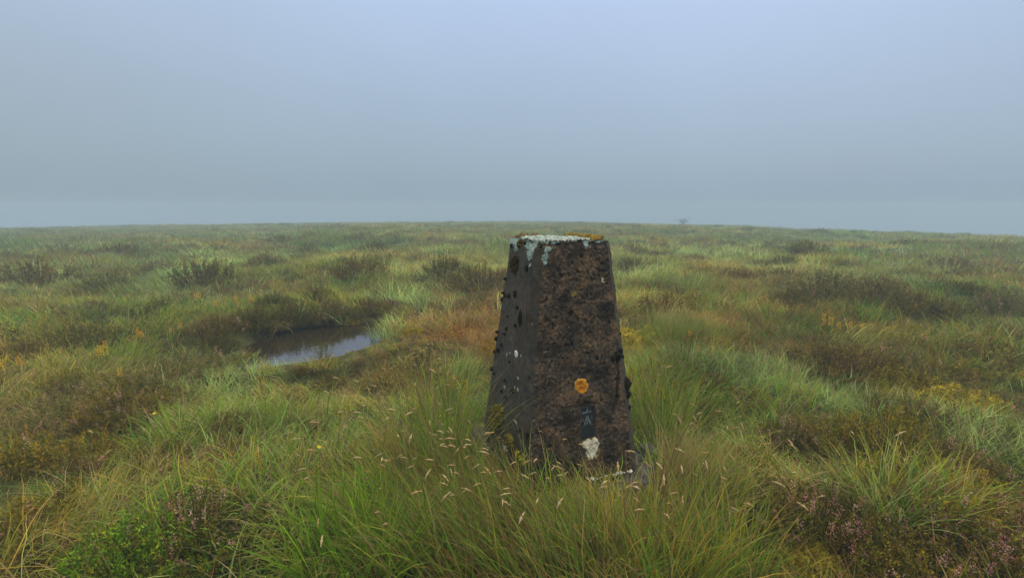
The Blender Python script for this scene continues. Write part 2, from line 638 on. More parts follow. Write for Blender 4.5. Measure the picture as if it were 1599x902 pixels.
def concrete_mat():
    m, N, L = new_mat('weathered_concrete')
    out = N.new('ShaderNodeOutputMaterial')
    p = N.new('ShaderNodeBsdfPrincipled')
    p.inputs['Roughness'].default_value = 0.88
    p.inputs['Specular IOR Level'].default_value = 0.25
    tc = N.new('ShaderNodeTexCoord')
    at = N.new('ShaderNodeAttribute')
    at.attribute_name = 'Col'
    sp = N.new('ShaderNodeSeparateColor')
    L.new(at.outputs['Color'], sp.inputs[0])

    def noise(s, d=6, r=0.65):
        n = N.new('ShaderNodeTexNoise')
        n.inputs['Scale'].default_value = s
        n.inputs['Detail'].default_value = d
        n.inputs['Roughness'].default_value = r
        L.new(tc.outputs['Object'], n.inputs['Vector'])
        return n

    def ramp(src, *stops):
        r = N.new('ShaderNodeValToRGB')
        e = r.color_ramp.elements
        e[0].position, e[0].color = stops[0][0], (*stops[0][1], 1)
        e[1].position, e[1].color = stops[-1][0], (*stops[-1][1], 1)
        for q, c in stops[1:-1]:
            k = e.new(q)
            k.color = (*c, 1)
        L.new(src, r.inputs[0])
        return r

    def mix(a, b, fac, blend='MIX'):
        x = N.new('ShaderNodeMix')
        x.data_type = 'RGBA'
        x.blend_type = blend
        if isinstance(fac, float):
            x.inputs['Factor'].default_value = fac
        else:
            L.new(fac, x.inputs['Factor'])
        L.new(a, x.inputs['A'])
        L.new(b, x.inputs['B'])
        return x.outputs['Result']
    # rough, lichen-mottled aggregate on the front
    fine = ramp(noise(78, 8, 0.8).outputs['Fac'], (0.34, (0.014, 0.012, 0.010)), (0.46, (0.058, 0.045, 0.033)), (0.55, (0.115, 0.086, 0.060)), (0.64, (0.21, 0.165, 0.120)), (0.74, (0.38, 0.33, 0.26)))
    blot = ramp(noise(9, 5).outputs['Fac'], (0.38, (0.28, 0.29, 0.29)), (0.50, (0.80, 0.77, 0.72)), (0.62, (1.35, 1.14, 0.94)))
    front = mix(fine.outputs[0], blot.outputs[0], 1.0, 'MULTIPLY')
    och = ramp(noise(14, 5).outputs['Fac'], (0.55, (0, 0, 0)), (0.66, (1, 1, 1)))
    rgb = N.new('ShaderNodeRGB')
    rgb.outputs[0].default_value = (0.165, 0.098, 0.040, 1)
    sc = N.new('ShaderNodeMath')
    sc.operation = 'MULTIPLY'
    sc.inputs[1].default_value = 0.55
    L.new(och.outputs[0], sc.inputs[0])
    front = mix(front, rgb.outputs[0], sc.outputs[0])
    # scattered pale flecks of lichen
    vo = N.new('ShaderNodeTexVoronoi')
    vo.inputs['Scale'].default_value = 48
    L.new(tc.outputs['Object'], vo.inputs['Vector'])
    vr = ramp(vo.outputs['Distance'], (0.10, (1, 1, 1)), (0.24, (0, 0, 0)))
    vm = ramp(noise(26, 3).outputs['Fac'], (0.53, (0, 0, 0)), (0.60, (0.75, 0.75, 0.75)))
    vx = N.new('ShaderNodeMath')
    vx.operation = 'MULTIPLY'
    L.new(vr.outputs[0], vx.inputs[0])
    L.new(vm.outputs[0], vx.inputs[1])
    pal_ = N.new('ShaderNodeRGB')
    pal_.outputs[0].default_value = (0.30, 0.255, 0.20, 1)
    front = mix(front, pal_.outputs[0], vx.outputs[0])
    # smoother, greyer sides
    side = ramp(noise(30, 6).outputs['Fac'], (0.30, (0.022, 0.021, 0.019)), (0.55, (0.056, 0.053, 0.047)), (0.74, (0.095, 0.086, 0.074)))
    sb = ramp(noise(4.5, 3).outputs['Fac'], (0.38, (0.80, 0.90, 0.92)), (0.60, (1.20, 0.98, 0.82)))
    side = mix(side.outputs[0], sb.outputs[0], 1.0, 'MULTIPLY')
    col = mix(side, front, sp.outputs[0])
    # blended towards near black where the relief sinks below the face
    blk = N.new('ShaderNodeRGB')
    blk.outputs[0].default_value = (0.010, 0.008, 0.006, 1)
    pm = N.new('ShaderNodeMath')
    pm.operation = 'MULTIPLY'
    pm.inputs[1].default_value = 0.8
    L.new(sp.outputs[1], pm.inputs[0])
    col = mix(col, blk.outputs[0], pm.outputs[0])
    L.new(col, p.inputs['Base Color'])
    bp = N.new('ShaderNodeBump')
    bp.inputs['Strength'].default_value = 0.5
    bp.inputs['Distance'].default_value = 0.004
    L.new(noise(160, 5).outputs['Fac'], bp.inputs['Height'])
    L.new(bp.outputs[0], p.inputs['Normal'])
    L.new(p.outputs[0], out.inputs['Surface'])
    return m


pillar = add('survey_pillar', None, loc=(PX, PY, PILLAR_Z), rotz=PHI, label='dark weathered tapering concrete survey pillar standing alone on the misty moor', cat='pillar')
add('body', body_mesh(), pillar)


def patch(name, face, poly, mat, thick, colfn, edge=0.008, rag=0.006, res=0.0026, rs=90, bumpy=0.35, seed=60, label=None, parent=None, kind=None):
    """a crust or cushion growing on a pillar face; poly in photo pixels"""
    if face == 'top':
        Q = np.array(poly, float)
    else:
        Q = np.array([face_hit(face, *q) for q in poly])
    u0, z0 = Q.min(0) - 0.01
    u1, z1 = Q.max(0) + 0.01
    nu, nz_ = max(4, int((u1 - u0) / res)), max(4, int((z1 - z0) / res))
    U, Z = np.meshgrid(np.linspace(u0, u1, nu), np.linspace(z0, z1, nz_))
    u, z = U.ravel(), Z.ravel()
    sd = poly_sd(Q, u, z) + rag * fbm(u * 55, z * 55, seed=seed, octaves=3)
    if face == 'top':
        P = np.stack([u, z, np.full_like(u, PH)], -1)
        n = np.tile(np.array([0, 0, 1.0]), (len(u), 1))
        off = np.full_like(u, 0.003)
    else:
        zc = np.minimum(z, PH + 0.002)
        P = face_point(face, u, zc)
        n = np.tile(FACES[face][0], (len(u), 1))
        off = relief(P, n)
        off = np.maximum(off, -0.006)
    hgt = thick * sst(0, edge, sd) * (1 + bumpy * fbm(u * rs, z * rs, seed=seed + 5, octaves=3)) - 0.0022 * (1 - sst(-0.002, 0.002, sd))
    V = P + n * (off + hgt + 0.0006)[:, None]
    ok = (sd > -0.002).reshape(nz_, nu)
    F = grid_faces(nz_, nu)
    F = F[ok.ravel()[F].all(1)]
    if not len(F):
        return None
    used = np.unique(F)
    mp = np.zeros(len(V), int)
    mp[used] = np.arange(len(used))
    C = colfn(u, z, sd)[used]
    if face == 'left':
        F = F[:, ::-1] if FACES[face][3][1] > 0 else F
    o = add(name, make_mesh(name, V[used], mp[F], mat, C), parent or pillar, label=label, kind=kind)
    return o


def colmix(a, b, s=70, seed=80, c=None):
    a, b = np.array(a), np.array(b)

    def fn(u, z, sd):
        t = np.clip(0.5 + 0.6 * fbm(u * s, z * s, seed=seed, octaves=3), 0, 1)[:, None]
        col = a * (1 - t) + b * t
        if c is not None:
            k = sst(0.006, 0.001, sd)[:, None]
            col = col * (1 - k) + np.array(c) * k
        return col
    return fn


LICH = colmix((0.15, 0.23, 0.22), (0.36, 0.46, 0.45), 120)
GOLD = colmix((0.06, 0.055, 0.008), (0.24, 0.21, 0.02), 110)
# blue-green crust running down from the rim
lkw = dict(mat=M_CRUST, thick=0.0035, colfn=LICH, rag=0.010, edge=0.004, bumpy=0.8, rs=140)
patch('lichen_crust', 'left', [(797, 371), (808, 371), (811, 377), (806, 384), (800, 381), (796, 383)], seed=101, **lkw)
patch('lichen_crust', 'left', [(806, 377), (812, 381), (809, 390), (805, 395), (803, 388)], seed=103, **lkw)
patch('lichen_crust', 'edge', [(818, 372), (838, 372), (845, 376), (838, 381), (834, 391), (830, 402), (827, 416), (824, 405), (823, 392), (819, 384)], seed=105, **lkw)
patch('lichen_crust', 'front', [(847, 376), (866, 373), (872, 378), (858, 381), (850, 384)], seed=106, **lkw)
patch('lichen_crust', 'front', [(852, 385), (860, 387), (857, 396), (854, 399), (849, 396)], seed=107, **lkw)
patch('lichen_crust', 'front', [(849, 399), (857, 399), (856, 410), (850, 412), (846, 406)], seed=109, **lkw)
patch('lichen_crust', 'front', [(911, 374), (919, 374), (919, 386), (914, 389), (910, 384)], seed=111, **lkw)
patch('lichen_crust', 'front', [(921, 373), (946, 371), (944, 377), (934, 378), (925, 377)], seed=113, **lkw)
# the crown: pale crust with golden moss round it
q = HT - 0.012
patch('crown_lichen', 'top', [(-q, -q + 0.03), (-q + 0.03, -q), (q * 0.45, -q), (q * 0.65, -q * 0.3), (q * 0.5, q * 0.5), (q * 0.1, q * 0.9), (-q * 0.6, q * 0.95), (-q, q * 0.5)], M_CRUST, 0.006, colmix((0.08, 0.10, 0.085), (0.34, 0.41, 0.39), 60), rag=0.03, edge=0.012, res=0.004, bumpy=1.0, seed=115)
patch('crown_moss', 'top', [(q * 0.5, -q), (q, -q + 0.03), (q, q - 0.03), (q * 0.6, q), (q * 0.55, q * 0.3), (q * 0.72, -q * 0.3)], M_MOSS, 0.012, colmix((0.10, 0.06, 0.008), (0.30, 0.20, 0.03), 90), rag=0.02, edge=0.012, res=0.004, bumpy=1.0, seed=117)
patch('crown_moss', 'top', [(-q, q * 0.55), (-q * 0.7, q * 0.7), (0, q * 0.93), (-q * 0.1, q), (-q + 0.03, q)], M_MOSS, 0.012, colmix((0.08, 0.05, 0.008), (0.24, 0.15, 0.02), 90), rag=0.02, edge=0.012, res=0.004, bumpy=1.0, seed=118)
# moss cushions
mkw = dict(mat=M_MOSS, edge=0.014, rag=0.012, bumpy=0.7, rs=150, res=0.003)
patch('moss_cushion', 'left', [(806, 396), (811, 400), (810, 418), (805, 428), (800, 421), (801, 406)], thick=0.016, colfn=colmix((0.010, 0.008, 0.002), (0.075, 0.055, 0.008), 90), seed=121, label='dark moss cushion high on the smooth side', **mkw)
patch('moss_cushion', 'left', [(811, 373), (818, 373), (817, 380), (812, 385), (808, 384)], thick=0.014, colfn=colmix((0.03, 0.03, 0.004), (0.14, 0.10, 0.01), 90), seed=122, **mkw)
patch('moss_cushion', 'edge', [(826, 375), (832, 376), (832, 383), (827, 383)], thick=0.011, colfn=colmix((0.05, 0.02, 0.004), (0.17, 0.075, 0.01), 90), seed=123, **mkw)
patch('moss_cushion', 'front', [(856, 379), (866, 379), (864, 383), (857, 384)], thick=0.012, colfn=colmix((0.02, 0.018, 0.003), (0.09, 0.06, 0.01), 90), seed=124, **mkw)
patch('moss_cushion', 'left', [(770, 634), (779, 629), (786, 633), (787, 650), (782, 668), (774, 672), (769, 655)], thick=0.022, colfn=GOLD, seed=125, label='golden green moss cushion low on the left side', **mkw)
patch('moss_cushion', 'left', [(788, 676), (796, 674), (803, 682), (806, 700), (799, 704), (792, 692)], thick=0.02, colfn=GOLD, seed=126, **mkw)
patch('moss_cushion', 'edge', [(804, 702), (812, 704), (820, 716), (824, 728), (816, 728), (808, 716)], thick=0.018, colfn=colmix((0.10, 0.10, 0.008), (0.28, 0.28, 0.02), 90), seed=127, **mkw)
# round lichens and pale chips on the front
patch('orange_lichen', 'front', [(897, 596), (901, 591), (908, 590), (915, 592), (918, 598), (918, 606), (914, 612), (908, 615), (901, 612), (897, 606)], M_CRUST, 0.0045, colmix((0.42, 0.155, 0.008), (0.56, 0.235, 0.015), 45, c=(0.50, 0.30, 0.05)), rag=0.003, edge=0.003, bumpy=0.5, rs=110, seed=131, label='round orange lichen disc above the metal plate')
patch('yellow_lichen', 'front', [(891, 456), (897, 454), (900, 459), (898, 464), (892, 464)], M_CRUST, 0.003, colmix((0.13, 0.10, 0.02), (0.24, 0.20, 0.06), 80), rag=0.004, edge=0.004, seed=133, label='small dull yellow lichen spot')
patch('pale_chip', 'front', [(940, 434), (943, 435), (943, 438), (946, 441), (944, 442), (939, 440)], M_CRUST, 0.002, colmix((0.42, 0.36, 0.24), (0.55, 0.48, 0.34)), rag=0.003, edge=0.002, seed=134)
patch('pale_chip', 'front', [(938, 450), (941, 450), (941, 452), (938, 452)], M_CRUST, 0.002, colmix((0.35, 0.3, 0.2), (0.5, 0.44, 0.3)), rag=0.002, edge=0.002, seed=135)
patch('white_patch', 'front', [(910, 688), (932, 683), (937, 691), (933, 704), (930, 713), (924, 719), (918, 715), (914, 702), (908, 694)], M_CRUST, 0.004, colmix((0.50, 0.47, 0.36), (0.70, 0.67, 0.54), 50, c=(0.36, 0.34, 0.20)), rag=0.006, edge=0.003, bumpy=0.4, seed=136, label='bare cream patch under the metal plate')
patch('white_patch', 'left', [(786, 684), (790, 690), (795, 692), (794, 704), (789, 706), (786, 696)], M_CRUST, 0.004, colmix((0.42, 0.40, 0.35), (0.60, 0.58, 0.52), 50), rag=0.005, edge=0.003, seed=137)
for i, (x, y) in enumerate([(797, 551), (793, 553), (831, 505), (803, 605), (808, 608), (788, 605), (813, 556), (809, 591)]):
    patch('pale_fleck', 'left' if x < 815 else 'edge', [(x - 1.3, y - 3), (x + 1, y - 2.5), (x + 1.2, y + 2), (x - 1, y + 3)], M_CRUST, 0.0015, colmix((0.16, 0.16, 0.15), (0.34, 0.34, 0.31)), rag=0.004, edge=0.002, seed=140 + i)


# dark moss tufts on the smooth side
def blob(seed, n=16, m=10):
    th = np.linspace(0, 2 * math.pi, n, endpoint=False)
    ph = np.linspace(0.05, math.pi - 0.05, m)
    T, Pp = np.meshgrid(th, ph)
    d = np.stack([np.sin(Pp) * np.cos(T), np.sin(Pp) * np.sin(T), np.cos(Pp)], -1).reshape(-1, 3)
    r = 1 + 0.35 * fbm(d[:, 0] * 2.2 + seed, d[:, 1] * 2.2, d[:, 2] * 2.2, seed=seed, octaves=3)
    V = d * r[:, None]
    t = np.clip(0.5 + 0.6 * fbm(d[:, 0] * 5, d[:, 1] * 5, d[:, 2] * 5, seed=seed + 3, octaves=2), 0, 1)[:, None]
    C = np.array((0.006, 0.005, 0.003)) * (1 - t) + np.array((0.022, 0.017, 0.007)) * t
    return V, grid_faces(m, n, True), C


BLOBS = [make_mesh('moss_tuft', *blob(s)[:2], M_MOSS, blob(s)[2]) for s in (201, 202, 203)]
tufts = [(822, 419, 5, 9), (796, 462, 6, 9), (806, 459, 5, 11), (790, 435, 4, 5), (783, 455, 4, 5), (781, 465, 4, 7), (789, 461, 3, 6), (809, 480, 4, 6),
         (794, 494, 3, 4), (812, 497, 6, 20), (806, 508, 4, 7), (792, 513, 4, 6), (790, 521, 4, 5), (787, 520, 3, 4), (784, 538, 3, 5), (779, 546, 5, 7),
         (774, 515, 4, 6), (773, 526, 4, 7), (769, 545, 3, 6), (797, 564, 3, 5), (767, 573, 5, 8), (772, 583, 3, 4), (789, 594, 3, 6), (827, 589, 3, 5),
         (801, 610, 3, 5), (784, 610, 3, 6), (791, 620, 3, 6), (820, 380, 4, 6), (845, 385, 4, 6), (800, 384, 4, 7), (824, 679, 5, 10), (810, 672, 4, 8)]
rng = random.Random(5)
for i, (x, y, w, h) in enumerate(tufts):
    f = 'left' if x < 812 else 'edge'
    u, z = face_hit(f, x, y)
    k = 1 / 300.0
    if f == 'left':
        a_ = HB - TAPER * z - 0.045
        u = min(max(u, -a_), a_)
    P = face_point(f, np.array([u]), np.array([z]))[0]
    o = add('moss_tuft', BLOBS[i % 3], pillar, loc=P)
    sx = w * k * (1.5 if f == 'left' else 0.9)
    o.scale = (sx * 0.55 + 0.004, sx * 0.55, h * k * 0.55)
    o.rotation_euler = (0, 0, 0 if f == 'left' else R(45))
# two that stand out on the right-hand edge and on the front
for x, y, s in ((892, 487, 0.012), (951, 502, 0.010), (966, 556, 0.020), (958, 560, 0.016), (908, 399, 0.012), (932, 559, 0.012), (969, 548, 0.015)):
    u, z = face_hit('front', x, y)
    u = min(u, HB - TAPER * z - 0.03)
    o = add('moss_tuft', BLOBS[1], pillar, loc=face_point('front', np.array([u]), np.array([z]))[0], scale=(s, 0.5 * s, 1.2 * s))
for z, s in ((0.40, 0.020), (0.455, 0.028), (0.475, 0.018), (0.33, 0.012), (0.60, 0.010), (0.72, 0.010)):
    H = HB - TAPER * z
    add('moss_tuft', BLOBS[2], pillar, loc=(H - 0.012, -H + 0.035, z), scale=(s, s, s * 1.1))

# white plug ring on the left side
uu, zz = face_hit('left', 806.8, 552.5)
ringV, ringF = [], []
n, prof = 28, [(0.0205, 0.0), (0.0205, 0.005), (0.018, 0.0075), (0.010, 0.0075), (0.007, 0.004), (0.007, -0.004)]
for r_, h_ in prof:
    for k in range(n):
        a = 2 * math.pi * k / n
        ringV.append((-h_, r_ * math.cos(a), r_ * 0.95 * math.sin(a)))
o = add('plug_ring', make_mesh('plug_ring', np.array(ringV), grid_faces(len(prof), n, True), noise_mat('white_plastic', (0.50, 0.56, 0.54), (0.64, 0.70, 0.68), 40, rough=0.6, bump=0.1)), pillar,
        loc=face_point('left', np.array([uu]), np.array([zz]))[0] + np.array([0.001, 0, 0]), label='small white ring set in the left side')
o.rotation_euler = (0, -math.atan(TAPER), 0)

# metal plate in its recess
u0, u1, z0, z1 = REC
M_PLATE = noise_mat('dark_bronze', (0.005, 0.007, 0.008), (0.018, 0.024, 0.027), 60, rough=0.5, bump=0.2, spec=0.5)
M_MARK = noise_mat('worn_bronze', (0.060, 0.080, 0.090), (0.17, 0.20, 0.22), 70, rough=0.5, bump=0.1, spec=0.5)
PWd, PHt = (u1 - u0) / 2 + 0.001, (z1 - z0) / 2 + 0.001


def box(x0, x1, y0, y1, z0, z1):
    v = np.array([(x, y, z) for z in (z0, z1) for x, y in ((x0, y0), (x1, y0), (x1, y1), (x0, y1))], float)
    f = np.array([(3, 2, 1, 0), (4, 5, 6, 7), (0, 1, 5, 4), (1, 2, 6, 5), (2, 3, 7, 6), (3, 0, 4, 7)])
    return v, f, np.ones((8, 3))


def bar(p, q, w, y0=-0.003, y1=0.001):
    p, q = np.array(p, float), np.array(q, float)
    d = (q - p) / np.linalg.norm(q - p)
    n = np.array([-d[1], d[0]]) * w / 2
    c = [p - n, q - n, q + n, p + n]
    v = np.array([(a[0], y, a[1]) for y in (y0, y1) for a in c])
    f = np.array([(0, 1, 2, 3), (7, 6, 5, 4), (4, 5, 1, 0), (5, 6, 2, 1), (6, 7, 3, 2), (7, 4, 0, 3)])
    return v, f, np.ones((8, 3))


def part(name, pieces, mat, parent, label=None):
    V, F, C = merge(pieces)
    return add(name, make_mesh(name, V, F, mat, smooth=False), parent, label=label)


plate = part('metal_plate', [box(-PWd, PWd, 0.0, 0.012, -PHt, PHt)], M_PLATE, pillar, 'small dark metal plate with an arrow in a recess')
plate.location = face_point('front', np.array([(u0 + u1) / 2]), np.array([(z0 + z1) / 2]))[0] + np.array([0, 0.014, 0])
plate.rotation_euler = (-math.atan(TAPER), 0, 0)
part('plate_rim', [box(-PWd, -PWd + 0.004, -0.006, -0.0003, -PHt, PHt), box(PWd - 0.004, PWd, -0.006, -0.0003, -PHt, PHt), box(-PWd + 0.0043, PWd - 0.0043, -0.006, -0.0003, PHt - 0.004, PHt), ], noise_mat('tarnished_rim', (0.02, 0.024, 0.026), (0.06, 0.068, 0.072), 60, rough=0.5, bump=0.2), plate)
part('cross_bar', [bar((-PWd * 0.72, PHt * 0.60), (PWd * 0.60, PHt * 0.66), 0.006), bar((-0.001, PHt * 0.66), (0.002, PHt * 0.86), 0.005)], M_MARK, plate)
part('arrow_mark', [bar((0.000, PHt * 0.38), (-PWd * 0.46, -PHt * 0.16), 0.0080), bar((0.001, PHt * 0.38), (PWd * 0.44, -PHt * 0.14), 0.0080, -0.0034), bar((0.0005, PHt * 0.20), (0.0005, -PHt * 0.16), 0.0045, -0.0038)], M_MARK, plate)
part('number_strip', [bar((-PWd * 0.60, -PHt * 0.33), (PWd * 0.55, -PHt * 0.30), 0.022, -0.0015)], M_PLATE, plate)
for ch, x, z, s in (('O', -PWd * 0.68, PHt * 0.18, 0.020), ('S', PWd * 0.64, PHt * 0.24, 0.020), ('B', -PWd * 0.68, -PHt * 0.26, 0.015), ('M', PWd * 0.60, -PHt * 0.24, 0.013)):
    tcv = bpy.data.curves.new('plate_letter', 'FONT')
    tcv.body = ch
    tcv.size = s
    tcv.extrude = 0.0012
    tcv.align_x = 'CENTER'
    tcv.align_y = 'CENTER'
    tcv.materials.append(M_MARK)
    o = bpy.data.objects.new('plate_letter', tcv)
    COL.objects.link(o)
    o.parent = plate
    o.location = (x, -0.0016, z)
    o.rotation_euler = (R(90), 0, 0)

# ragged concrete foundation round its foot
rngs = np.linspace(0.80, 1.0, 16)
ta = np.linspace(0, 2 * math.pi, 240, endpoint=False)
fr = []
for k in range(22):
    t = k / 21
    sq = (np.abs(np.cos(ta)) ** 6 + np.abs(np.sin(ta)) ** 6) ** (-1 / 6)
    rad = (HB - 0.02 + t * 0.135) * sq * (1 + (0.05 * fbm(np.cos(ta) * 3 + 7, np.sin(ta) * 3, seed=71, octaves=3)) * t)
    x, y = rad * np.cos(ta), rad * np.sin(ta)
    z = 0.005 + 0.03 * fbm(x * 11, y * 11, seed=73, octaves=4) + 0.006 * fbm(x * 60, y * 60, seed=74, octaves=2) - 0.035 * t - 0.20 * sst(0.86, 1.0, np.full_like(x, t))
    fr.append(np.stack([x, y, z], -1))
FV = np.concatenate(fr)
M_FOUND = noise_mat('old_grey_concrete', (0.025, 0.025, 0.023), (0.095, 0.093, 0.088), 18, (0.22, 0.21, 0.19), bump=0.8, bscale=60)
footing = add('foundation', make_mesh('foundation', FV, grid_faces(22, 240, True), M_FOUND), pillar, label='ragged grey concrete footing half hidden in grass')
# pale mortar crumbs along the joint
M_MORT = noise_mat('pale_mortar', (0.42, 0.42, 0.40), (0.66, 0.66, 0.63), 60, bump=0.4)
MB_ = [make_mesh('mortar_crumb', *blob(s, 8, 6)[:2], M_MORT) for s in (211, 212)]
for i in range(26):
    t = rng.random()
    if i < 17:
        P = (-0.02 + t * 0.30, -HB - 0.012 - 0.012 * rng.random(), 0.022)
    else:
        P = (-HB - 0.015 - 0.02 * rng.random(), 0.08 + 0.2 * t, 0.024)
    s = 0.003 + 0.006 * rng.random() ** 2
    add('mortar_crumb', MB_[i % 2], footing, loc=P, rotz=rng.random() * 6, scale=(s * 1.6, s * 1.2, s))

# ------------------------------------------------------------------ grass
PAL = {                                            # base colours of single blades
    'green': [(0.036, 0.108, 0.016), (0.052, 0.135, 0.022), (0.072, 0.150, 0.028), (0.105, 0.140, 0.038)],
    'olive': [(0.095, 0.130, 0.020), (0.125, 0.145, 0.026), (0.155, 0.138, 0.034), (0.072, 0.115, 0.018), (0.20, 0.165, 0.07)],
    'blue': [(0.082, 0.170, 0.115), (0.120, 0.215, 0.165), (0.060, 0.135, 0.080), (0.17, 0.24, 0.20)],
    'straw': [(0.160, 0.152, 0.150), (0.195, 0.188, 0.22), (0.125, 0.115, 0.090), (0.105, 0.120, 0.050), (0.085, 0.125, 0.035)],
    'rust': [(0.100, 0.064, 0.040), (0.068, 0.048, 0.040), (0.120, 0.084, 0.065), (0.068, 0.066, 0.030)],
    'lush': [(0.040, 0.110, 0.012), (0.055, 0.140, 0.018), (0.080, 0.160, 0.024), (0.045, 0.090, 0.012)],
}
GAIN = np.array((2.35, 1.85, 0.64))               # leaves pass on as much light as they reflect
PAL = {k: [tuple(np.array(c) * GAIN) for c in v] for k, v in PAL.items()}
DEAD = np.array((0.32, 0.245, 0.105))


def blades(seed, n, rad, h, w, tilt=0.25, curl=1.2, seg=4, pal='green', az=None, azs=0.6, dead=0.12, tipdry=0.25, jitter=0.40):
    """n tapering, arching leaf blades on a disc; returns V, F (quads), C"""
    g = np.random.default_rng(seed)
    rr_ = rad * np.sqrt(g.random(n))
    a0 = g.random(n) * 2 * math.pi
    bx_, by_ = rr_ * np.cos(a0), rr_ * np.sin(a0)
    if az is None:
        az_ = a0 + g.normal(0, 0.9, n)
    else:
        az_ = az + g.normal(0, azs, n)
    L_ = h[0] + (h[1] - h[0]) * g.random(n) ** 1.25
    tl = np.abs(g.normal(tilt, 0.16, n)) + 0.25 * rr_ / max(rad, 1e-3)
    cu = curl * g.uniform(0.25, 1.3, n)
    side = az_ + math.pi / 2 + g.normal(0, 0.6, n)
    W = w * g.uniform(0.6, 1.25, n)
    cols = np.array(PAL[pal])
    c = cols[g.integers(0, len(cols), n)] * g.uniform(1 - jitter, 1 + jitter, (n, 1))
    dd = g.random(n) < dead
    c[dd] = DEAD * g.uniform(0.5, 1.3, (dd.sum(), 1))
    p = np.stack([bx_, by_, np.full(n, -0.015)], -1)
    V = np.zeros((n, seg + 1, 2, 3))
    C = np.zeros((n, seg + 1, 2, 3))
    wob = g.normal(0, 0.12, (n, seg))
    for k in range(seg + 1):
        t = k / seg
        wd = W * (1 - t) ** 0.55 * (0.75 + 0.5 * min(t * 3, 1)) * 0.5 if k < seg else W * 0.04
        sv = np.stack([np.cos(side), np.sin(side), np.zeros(n)], -1) * np.reshape(wd, (-1, 1))
        V[:, k, 0] = p - sv
        V[:, k, 1] = p + sv
        cc = c * (1 - tipdry * t * t) + DEAD * 1.1 * (tipdry * t * t)
        C[:, k, :] = cc[:, None, :]
        if k < seg:
            ang = np.minimum(tl + cu * t * t, 2.3)
            a_ = az_ + wob[:, k]
            st = L_ / seg
            p = p + np.stack([np.sin(ang) * np.cos(a_), np.sin(ang) * np.sin(a_), np.cos(ang)], -1) * st[:, None]
    V = V.reshape(-1, 3)
    f = grid_faces(seg + 1, 2)
    F = (f[None] + (np.arange(n) * (seg + 1) * 2)[:, None, None]).reshape(-1, 4)
    return V, F, C.reshape(-1, 3)


def sprigs(seed, n, rad, ht, leaves=34, leaf=0.009, cols=((0.055, 0.050, 0.010), (0.10, 0.075, 0.012), (0.04, 0.055, 0.010)), flower=0.0, dome=0.75, bare=0.30, fl_cols=((0.50, 0.24, 0.21), (0.58, 0.37, 0.30), (0.40, 0.20, 0.17))):
    """heather shoots: (stem V,F,C), (leaf V,F,C), (flower V,F,C)"""
    g = np.random.default_rng(seed)
    sV, sF, sC, lV, lF, lC, fV, fF, fC = [], [], [], [], [], [], [], [], []
    ns = nl = nf_ = 0
    for i in range(n):
        a = g.random() * 2 * math.pi
        q = math.sqrt(g.random())
        top = np.array([rad * q * math.cos(a), rad * q * math.sin(a), ht * (1 - dome * q ** 2.2) * g.uniform(0.75, 1.12)])
        base = np.array([top[0] * 0.35, top[1] * 0.35, -0.03])
        mid = (base + top) / 2 + np.array([top[0] * 0.22, top[1] * 0.22, 0.0]) + g.normal(0, 0.012, 3)
        ts = np.linspace(0, 1, 6)
        path = ((1 - ts) ** 2)[:, None] * base + (2 * ts * (1 - ts))[:, None] * mid + (ts ** 2)[:, None] * top
        sd = np.array([math.cos(a + 1.57), math.sin(a + 1.57), 0.0])
        wv = 0.0016 * (1 - 0.6 * ts)[:, None] * sd[None]
        sV.append(np.stack([path - wv, path + wv], 1).reshape(-1, 3))
        sF.append(grid_faces(6, 2) + ns)
        ns += 12
        sC.append(np.tile(np.array((0.05, 0.035, 0.022)) * g.uniform(0.6, 1.4), (12, 1)))
        base_c = np.array(cols[g.integers(0, len(cols))]) * g.uniform(0.7, 1.35)
        flw = g.random() < flower
        m = leaves
        t = bare + (1 - bare) * g.random(m) ** 0.8
        pos = ((1 - t) ** 2)[:, None] * base + (2 * t * (1 - t))[:, None] * mid + (t ** 2)[:, None] * top
        ax = top - mid
        ax = ax / (np.linalg.norm(ax) + 1e-6)
        out_ = g.normal(0, 1, (m, 3))
        out_ /= np.linalg.norm(out_, axis=1, keepdims=True)
        pos = pos + out_ * (0.012 * g.random((m, 1)))
        d = out_ * 0.75 + ax * 0.75
        d /= np.linalg.norm(d, axis=1, keepdims=True)
        s2 = np.cross(d, g.normal(0, 1, (m, 3)))
        s2 /= np.linalg.norm(s2, axis=1, keepdims=True) + 1e-6
        ln = leaf * g.uniform(0.7, 1.5, (m, 1))
        isf = flw & (t > 0.72)
        tri = np.stack([pos - s2 * ln * 0.26, pos + s2 * ln * 0.26, pos + d * ln], 1)
        lv = tri[~isf]
        k = len(lv)
        lV.append(lv.reshape(-1, 3))
        lF.append((np.arange(k * 3).reshape(-1, 3)) + nl)
        nl += k * 3
        tipc = (t[~isf] > 0.85)[:, None] * np.array((0.03, 0.035, 0.0))
        lC.append(np.repeat(base_c * g.uniform(0.7, 1.3, (k, 1)) + tipc, 3, 0))
        if flw:
            fv = np.stack([pos - s2 * 0.0032, pos + s2 * 0.0032, pos + d * 0.0065 + s2 * 0.0022, ], 1)[isf]
            fv2 = np.stack([pos - out_ * 0.0032, pos + out_ * 0.0032, pos + d * 0.0065], 1)[isf]
            fv = np.concatenate([fv, fv2])
            k = len(fv)
            fV.append(fv.reshape(-1, 3))
            fF.append(np.arange(k * 3).reshape(-1, 3) + nf_)
            nf_ += k * 3
            fc = np.array(fl_cols[g.integers(0, len(fl_cols))])
            fC.append(np.repeat(fc * g.uniform(0.7, 1.3, (k, 1)), 3, 0))
    cat_ = lambda q: np.concatenate(q) if q else np.zeros((0, 3))
    return (cat_(sV), np.concatenate(sF), cat_(sC)), (cat_(lV), np.concatenate(lF), cat_(lC)), ((cat_(fV), np.concatenate(fF), cat_(fC)) if fV else None)


